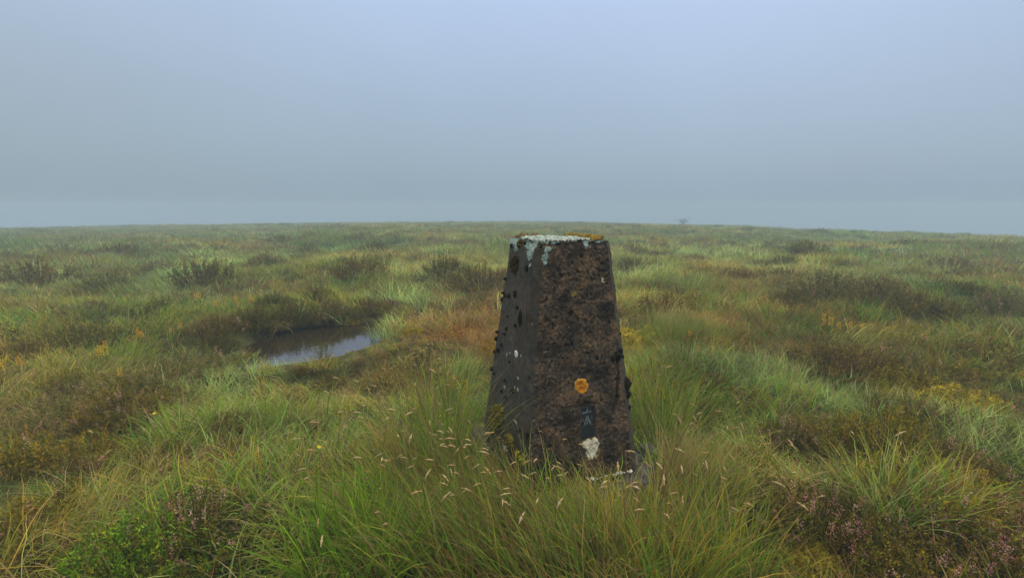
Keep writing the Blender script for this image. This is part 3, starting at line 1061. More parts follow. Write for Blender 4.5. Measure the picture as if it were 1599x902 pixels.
# --- the cover itself: points on the moor carrying tufts (one uncountable mass)
def hidden_collection(name, meshes):
    c = bpy.data.collections.new(name)
    for i, me in enumerate(meshes):
        c.objects.link(bpy.data.objects.new('%s_%02d' % (name, i), me))
    return c


def cover(name, pts, idx, rot, scl, tint, coll, label, cat):
    me = bpy.data.meshes.new(name)
    me.vertices.add(len(pts))
    me.vertices.foreach_set('co', np.asarray(pts, np.float32).ravel())
    for nm, ty, ky, arr in (('idx', 'INT', 'value', np.asarray(idx, np.int32)), ('rot', 'FLOAT_VECTOR', 'vector', np.asarray(rot, np.float32).ravel()),
                            ('scl', 'FLOAT_VECTOR', 'vector', np.asarray(scl, np.float32).ravel()), ('tint', 'FLOAT_VECTOR', 'vector', np.asarray(tint, np.float32).ravel())):
        a = me.attributes.new(nm, ty, 'POINT')
        a.data.foreach_set(ky, arr)
    o = add(name, me, kind='stuff', label=label)
    ng = bpy.data.node_groups.new(name, 'GeometryNodeTree')
    ng.interface.new_socket('Geometry', in_out='INPUT', socket_type='NodeSocketGeometry')
    ng.interface.new_socket('Geometry', in_out='OUTPUT', socket_type='NodeSocketGeometry')
    gi, go = ng.nodes.new('NodeGroupInput'), ng.nodes.new('NodeGroupOutput')
    ip = ng.nodes.new('GeometryNodeInstanceOnPoints')
    ci = ng.nodes.new('GeometryNodeCollectionInfo')
    ci.inputs['Collection'].default_value = coll
    ci.inputs['Separate Children'].default_value = True
    ci.inputs['Reset Children'].default_value = True
    ip.inputs['Pick Instance'].default_value = True

    def attr(nm, ty):
        n = ng.nodes.new('GeometryNodeInputNamedAttribute')
        n.data_type = ty
        n.inputs['Name'].default_value = nm
        return n.outputs['Attribute']
    ng.links.new(gi.outputs[0], ip.inputs['Points'])
    ng.links.new(ci.outputs[0], ip.inputs['Instance'])
    ng.links.new(attr('idx', 'INT'), ip.inputs['Instance Index'])
    e2r = ng.nodes.new('FunctionNodeEulerToRotation')
    ng.links.new(attr('rot', 'FLOAT_VECTOR'), e2r.inputs[0])
    ng.links.new(e2r.outputs[0], ip.inputs['Rotation'])
    ng.links.new(attr('scl', 'FLOAT_VECTOR'), ip.inputs['Scale'])
    ng.links.new(ip.outputs[0], go.inputs[0])
    md = o.modifiers.new('cover', 'NODES')
    md.node_group = ng
    return o


KINDS = ['green', 'olive', 'blue', 'straw', 'rust']
NV = 3
fine_m, mid_m, far_m = [], [], []
for ki, kd in enumerate(KINDS):
    for v in range(NV):
        s = 1000 + ki * 50 + v
        az = 0.0                                   # tufts comb towards their own +X
        cl = {'green': 1.6, 'olive': 2.0, 'blue': 1.5, 'straw': 2.2, 'rust': 1.9}[kd]
        fine_m.append(make_mesh('grass_tuft', *(lambda q: (q[0], q[1], M_GRASS_I, q[2]))(blades(s, 30, 0.085, (0.07, 0.27), 0.0042, 0.50, cl, 4, kd, az, 1.35, 0.14))))
        mid_m.append(make_mesh('grass_tuft', *(lambda q: (q[0], q[1], M_GRASS_I, q[2]))(blades(s + 10, 34, 0.14, (0.08, 0.30), 0.0075, 0.45, cl, 3, kd, az, 1.2, 0.14))))
        far_m.append(make_mesh('grass_tuft', *(lambda q: (q[0], q[1], M_GRASS_I, q[2]))(blades(s + 20, 56, 0.36, (0.10, 0.32), 0.016, 0.4, cl * 0.8, 2, kd, az, 1.1, 0.12))))
C_FINE = hidden_collection('fine', fine_m)
C_MID = hidden_collection('mid', mid_m)
C_FAR = hidden_collection('far', far_m)


def scatter(seed, r0, r1, dens, half):
    g = np.random.default_rng(seed)
    n = int(dens * half * (r1 * r1 - r0 * r0))
    r = np.sqrt(g.uniform(r0 * r0, r1 * r1, n))
    a = g.uniform(-half, half, n)
    return r * np.sin(a), r * np.cos(a), g


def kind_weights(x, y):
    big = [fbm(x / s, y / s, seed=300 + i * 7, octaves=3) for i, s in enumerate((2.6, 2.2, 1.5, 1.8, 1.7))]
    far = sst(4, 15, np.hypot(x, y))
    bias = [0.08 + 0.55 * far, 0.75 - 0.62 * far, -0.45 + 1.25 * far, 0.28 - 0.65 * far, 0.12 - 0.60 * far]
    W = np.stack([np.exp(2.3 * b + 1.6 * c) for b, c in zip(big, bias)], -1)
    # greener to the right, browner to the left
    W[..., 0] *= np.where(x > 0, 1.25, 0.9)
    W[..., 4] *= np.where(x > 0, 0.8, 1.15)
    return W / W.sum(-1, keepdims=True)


RUSTY = [(ground(*q)[:2], s) for q, s in (((700, 530), 0.55), ((740, 545), 0.35), ((1030, 545), 0.3), ((760, 450), 0.8), ((560, 600), 0.3), ((1290, 565), 0.45), ((390, 470), 0.6), ((80, 660), 0.4))]
PALE = [(ground(*q)[:2], s) for q, s in (((1110, 562), 0.3), ((1180, 572), 0.3), ((1260, 592), 0.3), ((1340, 622), 0.3), ((1440, 655), 0.3), ((1530, 690), 0.3), ((640, 470), 0.5), ((350, 570), 0.35), ((600, 528), 0.25), ((350, 590), 0.4), ((1000, 430), 0.9), ((700, 420), 1.0), ((1050, 395), 2.0), ((1450, 430), 1.2))]
KEEP_OFF = [(ground(1005, 535)[:2], 0.20), (ground(1500, 632)[:2], 0.22), (ground(1415, 602)[:2], 0.16), (ground(545, 503)[:2], 0.10)]


def make_cover(name, seed, r0, r1, dens, half, coll, size, label, short=None):
    x, y, g = scatter(seed, r0, r1, dens, half)
    z = terrain(x, y)
    keep = poly_sd(POND, x, y) + 0.05 * fbm(x / 0.12, y / 0.12, seed=77, octaves=2) < 0.00
    lx = (x - PX) * cphi + (y - PY) * sphi
    ly = -(x - PX) * sphi + (y - PY) * cphi
    keep &= np.maximum(np.abs(lx), np.abs(ly)) > 0.385
    keep &= np.hypot(x, y) > 0.55
    for (qx, qy), s in KEEP_OFF:
        keep &= (np.hypot(x - qx, (y - qy) * 1.3) > s) | (g.random(len(x)) < 0.55)
    x, y, z = x[keep], y[keep], z[keep]
    W = kind_weights(x, y)
    for (qx, qy), s in RUSTY:
        k = np.exp(-((x - qx) ** 2 + (y - qy) ** 2) / s ** 2)
        W[:, 4] += 2.5 * k
    for (qx, qy), s in PALE:
        k = np.exp(-((x - qx) ** 2 + (y - qy) ** 2) / s ** 2)
        W[:, 2] += 2.5 * k
    W /= W.sum(1, keepdims=True)
    cum = W.cumsum(1)
    k = (g.random((len(x), 1)) > cum).sum(1).clip(0, 4)
    idx = k * NV + g.integers(0, NV, len(x))
    # wind-combed: neighbours lie the same way
    wind = 2.6 * fbm(x / 1.3, y / 1.3, seed=401, octaves=2) + np.where(x < -0.2, 2.6, 0.3) + g.normal(0, 0.55, len(x))
    hs = 0.86 + 0.42 * fbm(x / 0.6, y / 0.6, seed=405, octaves=3)
    psd = poly_sd(POND, x, y)
    lowb = (1 - 0.72 * np.exp(-(psd / 0.40) ** 2) * (y < POND[:, 1].mean() + 0.2))
    sc = size * np.clip(hs, 0.68, 1.4) * lowb * g.uniform(0.75, 1.3, len(x))
    b = 1 + 0.30 * fbm(x / 0.7, y / 0.7, seed=411, octaves=3) + 0.18 * fbm(x / 6, y / 6, seed=412, octaves=2)
    hue = 0.20 * fbm(x / 3.1, y / 3.1, seed=415, octaves=2)
    tint = np.stack([b * (1 + hue), b, b * (1 - 0.5 * hue)], -1) * g.uniform(0.75, 1.25, (len(x), 1))
    rot = np.stack([g.normal(0, 0.12, len(x)), g.normal(0.05, 0.15, len(x)), wind], -1)
    return cover(name, np.stack([x, y, z - 0.01], -1), idx, rot, np.stack([sc, sc, sc * g.uniform(0.8, 1.2, len(x))], -1), tint, coll, label, 'grass')


make_cover('near_grass', 1, 0.5, 5.5, 150, R(80), C_FINE, 1.0, 'fine mixed green and straw grass covering the near moor')
make_cover('middle_grass', 2, 5.3, 14, 75, R(66), C_MID, 1.0, 'wind-combed grass covering the middle of the moor')
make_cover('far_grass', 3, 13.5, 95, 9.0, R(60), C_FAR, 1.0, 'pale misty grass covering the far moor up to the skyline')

# ------------------------------------------------------------------ heather
HCOL = {
    'dark': ((0.050, 0.042, 0.010), (0.075, 0.060, 0.012), (0.040, 0.050, 0.010), (0.09, 0.06, 0.016)),
    'ochre': ((0.130, 0.092, 0.008), (0.100, 0.080, 0.008), (0.075, 0.080, 0.010), (0.16, 0.10, 0.012)),
    'brown': ((0.100, 0.062, 0.020), (0.075, 0.050, 0.020), (0.065, 0.055, 0.014), (0.12, 0.075, 0.024)),
    'moor': ((0.095, 0.080, 0.036), (0.075, 0.076, 0.030), (0.110, 0.084, 0.044)),
    'leafy': ((0.075, 0.150, 0.012), (0.11, 0.19, 0.014), (0.055, 0.105, 0.010), (0.15, 0.15, 0.015)),
}
HCOL = {k: tuple(tuple(np.array(c) * (1.45, 1.50, 0.9)) for c in v) for k, v in HCOL.items()}
HN = {}


def heather_meshes(kind, v, flower, level):
    key = (kind, v, round(flower, 1) if flower < 0.05 else max(0.1, round(flower * 5) / 5), level)
    flower = key[2] if flower > 0.02 else flower
    if key not in HN:
        n, leaves, leaf = {0: (230, 46, 0.0095), 1: (150, 34, 0.014), 2: (90, 26, 0.026)}[level]
        rad, ht = {0: (0.28, 0.24), 1: (0.34, 0.25), 2: (0.55, 0.28)}[level]
        if kind == 'leafy':
            leaf, leaves = leaf * 1.35, leaves - 8
        st, lv, fl = sprigs(2000 + v * 31 + level * 7 + len(kind), n, rad, ht, leaves, leaf, HCOL[kind], flower, 0.72, 0.22)
        HN[key] = (make_mesh('stems', st[0], st[1], M_STEM, st[2]), make_mesh('foliage', lv[0], lv[1], M_HEATHER, lv[2], False), make_mesh('flowers', fl[0], fl[1], M_PETAL, fl[2], False) if fl else None)
    return HN[key]


def heather(x, y, z, kind='dark', size=1.0, flower=0.0, level=0, v=0, label=None, group=None, tint=None, rotz=0.0, name='heather_bush', cat='heather', squash=1.0):
    st, lv, fl = heather_meshes(kind, v, flower, level)
    t = add(name, None, loc=(x, y, z - 0.02), rotz=rotz, scale=(size, size, size * squash), label=label, cat=cat, group=group)
    add('stems', st, t, tint=(1, 1, 1))
    add('foliage', lv, t, tint=tint or (1, 1, 1), kind='stuff')
    if fl:
        add('flowers', fl, t, tint=(1, 1, 1), kind='stuff')
    return t


hr = random.Random(11)
NEAR_H = [  # pixel of the foot, kind, size, flowering share, label
    (1300, 850, 'dark', 1.05, 0.22, 'dark heather bush with pink flowers at lower right, nearest the tall grass'),
    (1400, 895, 'ochre', 0.95, 0.10, 'ochre green heather bush at the bottom edge right of centre'),
    (1505, 890, 'dark', 0.9, 0.40, 'heather bush with many pink flowers near the bottom right corner'),
    (1585, 880, 'ochre', 0.9, 0.35, 'pink flowering ochre heather bush cut by the right edge'),
    (1375, 712, 'ochre', 1.15, 0.04, 'broad ochre heather mound above the blue-green tussock'),
    (1300, 690, 'ochre', 0.9, 0.06, 'olive heather mound left of the broad ochre one'),
    (1480, 742, 'brown', 0.95, 0.05, 'brown heather bush on the right bank below the yellow moss'),
    (1570, 790, 'dark', 1.0, 0.05, 'very dark heather bush at the right edge beside the bank'),
    (1232, 695, 'dark', 0.75, 0.25, 'small dark heather with pale pink flowers midway right of the pillar'),
    (1100, 655, 'dark', 0.62, 0.0, 'dark hollow heather clump just right of the pillar'),
    (1112, 602, 'brown', 0.62, 0.25, 'purple brown heather clump under the pale grass rim'),
    (1170, 628, 'ochre', 0.7, 0.25, 'low olive heather with mauve flowers right of the pillar'),
    (1170, 735, 'ochre', 0.7, 0.12, 'golden olive heather between straw grass and the right bank'),
    (1215, 800, 'dark', 0.75, 0.0, 'dark low heather behind the green grass at lower right'),
    (1450, 800, 'ochre', 0.7, 0.3, 'olive heather with pink tips right of the blue-green tussock'),
    (1560, 830, 'ochre', 0.7, 0.35, 'small olive heather with mauve flowers near the right edge'),
    (1420, 770, 'dark', 0.6, 0.0, 'small dark heather clump behind the blue-green tussock'),
    (305, 850, 'dark', 1.05, 0.22, 'large dark heather bush with pale flowers at lower left'),
    (205, 895, 'leafy', 0.85, 0.0, 'bright green leafy shrub at the bottom left edge'),
    (255, 897, 'leafy', 0.7, 0.0, 'small yellow-green leafy shrub beside the bright green one'),
    (190, 655, 'brown', 0.95, 0.05, 'rounded brown heather mound at mid left'),
    (360, 668, 'brown', 0.62, 0.0, 'small brown heather tuft between pool and lower left bush'),
    (485, 688, 'dark', 0.62, 0.0, 'dark heather tuft below the pool, nearest the pillar'),
    (352, 725, 'brown', 0.7, 0.15, 'brown heather with pale flowers above the large dark bush'),
    (450, 640, 'brown', 0.6, 0.05, 'low russet heather right below the pool'),
    (30, 735, 'brown', 0.6, 0.03, 'brown heather cut by the left edge'),
    (110, 612, 'ochre', 0.9, 0.0, 'flat olive heather mound near the left edge'),
    (40, 560, 'brown', 0.9, 0.0, 'brown heather mound at the left edge level with the pool'),
    (255, 610, 'dark', 0.5, 0.15, 'small heather with a few mauve flowers left of the pool'),
    (520, 600, 'dark', 0.5, 0.0, 'dark green heather tuft on the near lip of the pool'),
    (468, 582, 'brown', 0.35, 0.0, 'little russet heather tuft at the pool margin'),
    (625, 590, 'brown', 0.6, 0.05, 'brown heather between the pool and the pale tall grass'),
    (115, 740, 'moor', 0.5, 0.12, 'greyish heather with a few pink flower tips at lower left'),
    (60, 880, 'brown', 0.6, 0.06, 'brown heather at the bottom left corner'),
    (700, 497, 'dark', 0.6, 0.0, 'dark rounded heather tuft left of the pillar middle'),
    (768, 497, 'brown', 0.55, 0.05, 'brown heather close against the pillar left edge'),
    (610, 478, 'dark', 0.55, 0.6, 'mauve flowering heather right of the pool bank'),
    (345, 520, 'brown', 1.05, 0.08, 'brown heather at the left end of the pool bank'),
    (395, 512, 'dark', 1.2, 0.0, 'dark heather hanging over the left of the pool'),
    (455, 500, 'dark', 1.25, 0.0, 'dark heather crowning the middle of the pool bank'),
    (512, 496, 'brown', 1.05, 0.2, 'flowering heather at the right of the pool bank'),
    (580, 488, 'brown', 0.95, 0.0, 'russet heather at the far right end of the pool bank'),
    (338, 545, 'dark', 0.85, 0.0, 'dark heather wrapping round the left tip of the pool'),
    (362, 552, 'brown', 0.6, 0.0, 'brown heather at the water edge by the left tip of the pool'),
    (370, 530, 'dark', 0.8, 0.0, 'dark heather low on the bank at the left end of the pool'),
    (425, 512, 'brown', 0.85, 0.0, 'brown heather low on the bank behind the drooping straw tuft'),
    (485, 505, 'dark', 0.8, 0.0, 'dark heather at the water edge in the middle of the bank'),
    (545, 494, 'dark', 0.8, 0.0, 'dark heather behind the golden moss on the pool bank'),
    (430, 478, 'dark', 0.9, 0.0, 'dark heather behind the crown of the pool bank'),
    (500, 470, 'dark', 0.9, 0.0, 'dark heather behind the pool bank on its right'),
]
for i, (px, py, kd, sz, fl, lab) in enumerate(NEAR_H):
    x, y, z = ground(px, py)
    for _ in range(12):                                # never rooted in the water
        if 'pool' not in lab or float(poly_sd(POND, np.array([x]), np.array([y]))[0]) < -0.16:
            break
        y += 0.05
        z = float(terrain(x, y))
    heather(x, y, z, kd, sz, fl, 0, i % 2, lab, None, None, hr.random() * 6.28, name='leafy_shrub' if kd == 'leafy' else 'heather_bush', cat='shrub' if kd == 'leafy' else 'heather', squash=hr.uniform(0.8, 1.05))

MID_H = [(750, 452, 1.6, 'brown', 'broad brown heather mound just left of the pillar top'), (695, 425, 1.1, 'dark', 'dark heather patch left of the pillar, farther than the broad brown mound'),
         (650, 415, 1.1, 'moor', 'grey brown heather patch far left of the pillar top'), (560, 432, 1.4, 'brown', 'ochre brown heather mound beyond the pool'),
         (320, 442, 1.7, 'dark', 'long dark heather patch beyond the pool to its left'), (245, 430, 1.3, 'moor', 'grey heather strip left of the long dark patch'),
         (60, 445, 1.8, 'brown', 'wide brown heather strip at the left edge of the moor'), (170, 452, 1.2, 'dark', 'dark heather between left strip and pool'),
         (990, 400, 1.3, 'moor', 'grey brown heather mound right beside the pillar top'), (985, 420, 1.0, 'dark', 'dark heather tuft right of the pillar below its top'),
         (1045, 470, 0.8, 'brown', 'small brown heather right of the pillar middle'), (1150, 440, 1.1, 'brown', 'brown heather patch right of the pillar in the middle distance'),
         (1230, 480, 1.0, 'dark', 'dark heather left of the yellow flower spikes'), (1318, 500, 0.8, 'dark', 'dark heather hollow behind the yellow flower spikes'),
         (1290, 462, 1.5, 'moor', 'wide grey heather mound behind the yellow flower spikes'), (1370, 468, 1.2, 'moor', 'grey heather right of the wide grey mound'),
         (1430, 490, 1.1, 'brown', 'brown heather patch at middle right'), (1475, 500, 1.0, 'dark', 'dark mauve heather tuft at middle right'),
         (1285, 578, 0.95, 'brown', 'shaggy brown heather tussock before the yellow moss hollow'), (1350, 575, 0.75, 'brown', 'brown heather tuft right of the shaggy tussock'),
         (1260, 400, 1.6, 'dark', 'dark heather streak far right of the pillar'), (1480, 425, 1.5, 'moor', 'misty heather patch at far right'),
         (1560, 490, 1.2, 'moor', 'misty brown heather near the right edge'), (1540, 570, 0.9, 'brown', 'brown heather beyond the yellow moss'),
         (420, 420, 1.2, 'moor', 'misty heather left of the ochre mound beyond the pool'), (480, 400, 1.4, 'dark', 'dark misty heather far beyond the pool'),
         (585, 395, 1.4, 'dark', 'dark misty heather halfway to the skyline left of the pillar'), (1075, 545, 0.6, 'brown', 'russet heather tuft beside the yellow moss right of the pillar')]
for i, (px, py, sz, kd, lab) in enumerate(MID_H):
    x, y, z = ground(px, py)
    heather(x, y, z, kd, sz * 1.15, 0.12 if kd == 'moor' else 0.03, 1, i % 2, lab, None, None, hr.random() * 6.28, squash=1.0)

# farther clumps nothing tells apart: share a label, one group for each stretch of moor
LOOK = {'dark': 'dark green heather clump', 'brown': 'russet brown heather clump', 'moor': 'greyish mauve heather clump'}
WHERE = {(0, 0): ' left of the pillar in the middle distance', (1, 0): ' right of the pillar in the middle distance', (0, 1): ' far left of the pillar in the mist', (1, 1): ' far right of the pillar in the mist'}
g = np.random.default_rng(77)
cnt = 0
taken = [ground(q[0], q[1])[:2] for q in NEAR_H + MID_H]
for r0, r1, want, lev, szr in ((5.5, 14, 46, 1, (0.7, 1.3)), (14, 34, 84, 2, (0.7, 1.5)), (34, 56, 50, 2, (1.0, 2.0))):
    k = 0
    tries = 0
    while k < want and tries < 20000:
        tries += 1
        r = math.sqrt(g.uniform(r0 * r0, r1 * r1))
        a = g.uniform(-R(52), R(52))
        x, y = r * math.sin(a), r * math.cos(a)
        if float(fbm(np.array([x / 4.5]), np.array([y / 4.5]), seed=501, octaves=3)[0]) < 0.12:
            continue
        if min((x - q[0]) ** 2 + (y - q[1]) ** 2 for q in taken) < (0.45 if r < 14 else 0.8) ** 2 or poly_sd(POND, np.array([x]), np.array([y]))[0] > -0.5:
            continue
        taken.append((x, y))
        far = 0 if r < 16 else 1
        key = (1 if x > 0.09 * y else 0, far)
        kd = ['dark', 'brown', 'moor', 'moor'][g.integers(0, 4)]
        heather(x, y, float(terrain(x, y)), kd, float(g.uniform(*szr)), 0.12 if kd == 'moor' else 0.0, lev, int(g.integers(0, 2)), LOOK[kd] + WHERE[key] + (', below the skyline' if r > 34 else ''), LOOK[kd].replace('clump', 'clumps') + WHERE[key] + (' below the skyline' if r > 34 else ''), None, float(g.uniform(0, 6.28)), squash=float(g.uniform(0.6, 1.0)))
        k += 1

# low heather shoots woven through the grass
hv = []
for i, kd in enumerate(('dark', 'brown', 'ochre', 'moor')):
    for v in range(2):
        st_, lv_, fl_ = sprigs(5000 + i * 10 + v, 22, 0.11, 0.17, 34, 0.011, HCOL[kd], 0.12 if kd == 'moor' else 0.03, 0.45, 0.2)
        tr_ = [q for q in (lv_, fl_) if q is not None]
        V, F, C = merge(tr_)
        hv.append(make_mesh('heather_shoots', V, F, M_HEATHER_I, C, False))
C_HEA = hidden_collection('shoots', hv)


def shoot_cover(name, seed, r0, r1, dens, half, size, label, thr):
    x, y, g_ = scatter(seed, r0, r1, dens, half)
    m = fbm(x / 0.9, y / 0.9, seed=601, octaves=3) + 0.35 * fbm(x / 3.5, y / 3.5, seed=603, octaves=2) + g_.normal(0, 0.12, len(x))
    keep = (m > thr) & (poly_sd(POND, x, y) < -0.08) & (np.hypot(x - PX, y - PY) > 0.75) & (np.hypot(x, y) > 0.7)
    keep &= ~((np.abs(x - 0.15) < 0.75) & (y < 2.2))
    x, y = x[keep], y[keep]
    n_ = len(x)
    pat = fbm(x / 1.4, y / 1.4, seed=607, octaves=2) + g_.normal(0, 0.15, n_)
    kk = np.clip(((pat + 0.7) / 1.4 * 4).astype(int), 0, 3)
    idx = kk * 2 + g_.integers(0, 2, n_)
    sc = size * g_.uniform(0.6, 1.25, n_)
    rot = np.stack([g_.normal(0, 0.2, n_), g_.normal(0, 0.2, n_), g_.uniform(0, 6.28, n_)], -1)
    tint = np.repeat(g_.uniform(0.7, 1.35, (n_, 1)), 3, 1)
    cover(name, np.stack([x, y, terrain(x, y) - 0.01], -1), idx, rot, np.stack([sc, sc, sc], -1), tint, C_HEA, label, 'heather')


shoot_cover('near_heather_shoots', 41, 0.6, 6, 60, R(75), 1.0, 'scattered low heather shoots woven through the near grass', 0.27)
shoot_cover('far_heather_shoots', 42, 6, 45, 7, R(60), 1.25, 'scattered low heather shoots woven through the far grass', 0.40)

# a lone bush on the skyline
bx_, by_, bz_ = 27.2, 75.0, 0.0
d = ray(1066, 350)
tt = 70.0
bx_, by_ = d[0] * tt / d[1], tt
bz_ = float(terrain(bx_, by_))
gb = np.random.default_rng(9)
lone = add('skyline_bush', None, loc=(bx_, by_, bz_), label='tiny lone bush standing up on the misty skyline', cat='bush')
tw = []
for i in range(14):
    a = gb.random() * 6.28
    L1 = gb.uniform(0.4, 0.95)
    q0 = np.array([0, 0, -0.05])
    q1 = np.array([math.cos(a) * L1 * 0.75, math.sin(a) * L1 * 0.75, L1 * 0.85])
    w_ = np.array([-math.sin(a), math.cos(a), 0]) * 0.03
    tw.append((np.array([q0 - w_, q0 + w_, q1 + w_ * 0.4, q1 - w_ * 0.4]), np.array([[0, 1, 2, 3]]), np.full((4, 3), 0.04)))
V, F, C = merge(tw)
add('branches', make_mesh('branches', V, F, M_STEM, C), lone, tint=(1, 1, 1))
n = 260
cp = gb.normal(0, 1, (n, 3)) * np.array([0.42, 0.3, 0.16]) + np.array([0, 0, 0.62])
cp[:, 2] += 0.25 * np.abs(cp[:, 0])
tri = cp[:, None, :] + gb.normal(0, 0.06, (n, 3, 3))
add('foliage', make_mesh('foliage', tri.reshape(-1, 3), np.arange(n * 3).reshape(-1, 3), M_HEATHER, np.tile((0.03, 0.04, 0.015), (n * 3, 1)), False), lone, tint=(1, 1, 1), kind='stuff')


# ------------------------------------------------------------------ single grass tussocks
def spikelet_mesh(seed):
    """a nodding seed head: spindle of chaff, pale straw"""
    g_ = np.random.default_rng(seed)
    n, m = 6, 9
    V = []
    L_ = 0.036
    for i in range(m):
        t = i / (m - 1)
        r_ = 0.0034 * math.sin(math.pi * min(1, t * 0.9 + 0.08)) ** 0.8 * (1 + 0.25 * g_.normal() * (0 < i < m - 1))
        c = (L_ * t, 0.0, -0.010 * t * t)
        for k in range(n):
            a = 2 * math.pi * k / n
            V.append((c[0], c[1] + r_ * math.cos(a), c[2] + r_ * 0.7 * math.sin(a)))
    V = np.array(V)
    C = np.tile((0.46, 0.36, 0.19), (len(V), 1)) * g_.uniform(0.75, 1.2, (len(V), 1))
    return make_mesh('seed_head', V, grid_faces(m, n, True), M_GRASS, C)


SEEDS = [spikelet_mesh(s) for s in (1, 2, 3)]


def stem_line(p, q, bend, w=0.0011, seg=7):
    t = np.linspace(0, 1, seg)[:, None]
    mid = (p + q) / 2 + bend
    path = (1 - t) ** 2 * p + 2 * t * (1 - t) * mid + t * t * q
    n1, n2 = np.array([w, 0, 0]), np.array([0, w, 0])
    V = np.concatenate([np.stack([path - n1, path + n1], 1).reshape(-1, 3), np.stack([path - n2, path + n2], 1).reshape(-1, 3)])
    f = grid_faces(seg, 2)
    return V, np.concatenate([f, f + seg * 2]), path


def tussock(px, py, label, pal, n, rad, h, w, tilt, curl, az=None, azs=0.6, dead=0.12, seeds=0, stem_h=(0.4, 0.6), lean=(0, 0), seed=0, mix=None, tipdry=0.25, group=None, cat='grass tussock', seg=5, zoff=0.0, base=None, spread=0.10):
    x, y, z = base if base else ground(px, py)
    t = add('grass_tussock', None, loc=(x, y, z + zoff), label=label, cat=cat, group=group)
    n = int(n * 0.68)
    w = w * 1.35
    if az is not None and abs(az - W_) < 0.5:
        tilt, azs = tilt + 0.13, azs * 0.75
    parts_ = [blades(seed, n, rad, h, w, tilt, curl, seg, pal, az, azs, dead, tipdry)]
    if mix:
        parts_.append(blades(seed + 1, int(n * mix[1]), rad, (h[0] * 0.8, h[1] * 1.05), w * 0.8, tilt, curl, seg, mix[0], az, azs, dead, tipdry))
    V, F, C = merge(parts_)
    add('blades', make_mesh('blades', V, F, M_GRASS, C), t, tint=(1, 1, 1), kind='stuff')
    if seeds:
        g_ = np.random.default_rng(seed + 99)
        ps = []
        heads = []
        for i in range(seeds):
            a = g_.random() * 6.28
            r_ = rad * math.sqrt(g_.random())
            p = np.array([r_ * math.cos(a), r_ * math.sin(a), -0.02])
            hh = g_.uniform(*stem_h)
            q = p + np.array([lean[0] * hh + g_.normal(0, spread), lean[1] * hh + g_.normal(0, spread), hh])
            V_, F_, path = stem_line(p, q, np.array([-lean[0] * 0.12, -lean[1] * 0.12, 0.04]) * hh * 2)
            col = np.array((0.25, 0.18, 0.075)) if g_.random() < 0.6 else np.array((0.15, 0.17, 0.035))
            ps.append((V_, F_, np.tile(col * g_.uniform(0.7, 1.2), (len(V_), 1))))
            dd = path[-1] - path[-2]
            heads.append((path[-1], math.atan2(dd[1], dd[0]) if abs(dd[0]) + abs(dd[1]) > 1e-4 else g_.random() * 6.28, g_.uniform(0.7, 1.3)))
        V, F, C = merge(ps)
        stm = add('stems', make_mesh('stems', V, F, M_GRASS, C), t, tint=(1, 1, 1), kind='stuff')
        for i, (p, a, s) in enumerate(heads):
            o = add('seed_head', SEEDS[i % 3], stm, loc=p, rotz=a + g_.normal(0, 0.5), scale=s, tint=(1, 1, 1) if g_.random() < 0.6 else (0.92, 0.80, 0.66))
            o.rotation_euler = (0, g_.uniform(-0.9, 0.7), a + g_.normal(0, 0.5))
    return t


W_ = math.pi                                       # leaning to the left
tussock(688, 745, 'tall grass tussock with straw tips against the left of the pillar', 'green', 420, 0.14, (0.40, 0.74), 0.0036, 0.16, 0.8, None, 0.6, 0.16, 9, (0.50, 0.72), (-0.10, 0.0), 11, ('straw', 0.2))
tussock(735, 800, 'green grass tussock before the left corner of the pillar', 'green', 340, 0.15, (0.28, 0.50), 0.0036, 0.22, 0.8, W_ - 0.3, 0.9, 0.12, 8, (0.38, 0.55), (-0.25, 0), 21, ('rust', 0.45))
tussock(815, 842, 'dense green grass tussock in front of the pillar corner', 'green', 380, 0.16, (0.28, 0.50), 0.0036, 0.25, 0.9, W_ - 0.2, 0.9, 0.14, 9, (0.36, 0.54), (-0.28, 0), 31, ('rust', 0.5))
tussock(910, 850, 'grass tussock below the cream patch on the pillar', 'green', 360, 0.16, (0.22, 0.40), 0.0036, 0.25, 0.9, W_ - 0.2, 1.2, 0.16, 7, (0.35, 0.52), (-0.15, 0), 41, ('olive', 0.4))
tussock(990, 840, 'mixed grass tussock at the foot of the pillar right corner', 'olive', 280, 0.14, (0.18, 0.34), 0.0034, 0.3, 1.1, None, 0.9, 0.2, 6, (0.30, 0.42), (0.05, 0), 51, ('rust', 0.4))
tussock(1055, 775, 'dry straw coloured tussock at the right of the pillar foot', 'straw', 420, 0.12, (0.26, 0.46), 0.0026, 0.22, 1.0, 0.3, 0.9, 0.4, 12, (0.36, 0.52), (0.22, 0), 61, ('green', 0.5), tipdry=0.5)
tussock(1105, 800, 'straw and green tussock leaning right beyond the pillar foot', 'green', 340, 0.14, (0.24, 0.42), 0.0032, 0.25, 1.1, 0.2, 0.8, 0.3, 7, (0.34, 0.5), (0.28, 0), 71, ('straw', 0.5))
tussock(1035, 672, 'upright yellow-green grass standing right behind the pillar', 'green', 420, 0.20, (0.26, 0.48), 0.0034, 0.15, 0.7, None, 0.7, 0.15, 6, (0.4, 0.56), (0.0, 0), 81, ('straw', 0.3))
for i, (px, py, where) in enumerate(((790, 762, 'left corner'), (850, 782, 'middle'), (905, 775, 'plate side'))):
    tussock(px, py, 'short green grass growing against the pillar foot, ' + where, 'green', 110, 0.12, (0.12, 0.30), 0.0034, 0.25, 0.9, W_ - 0.4, 1.0, 0.15, 3, (0.28, 0.40), (-0.2, 0), 701 + i * 10, ('olive', 0.4), group='short grass against the pillar foot')
tussock(1010, 620, 'pale green grass behind the right edge of the pillar', 'olive', 300, 0.22, (0.22, 0.38), 0.0034, 0.2, 0.9, None, 0.8, 0.12, 0, seed=91, mix=('green', 0.6))
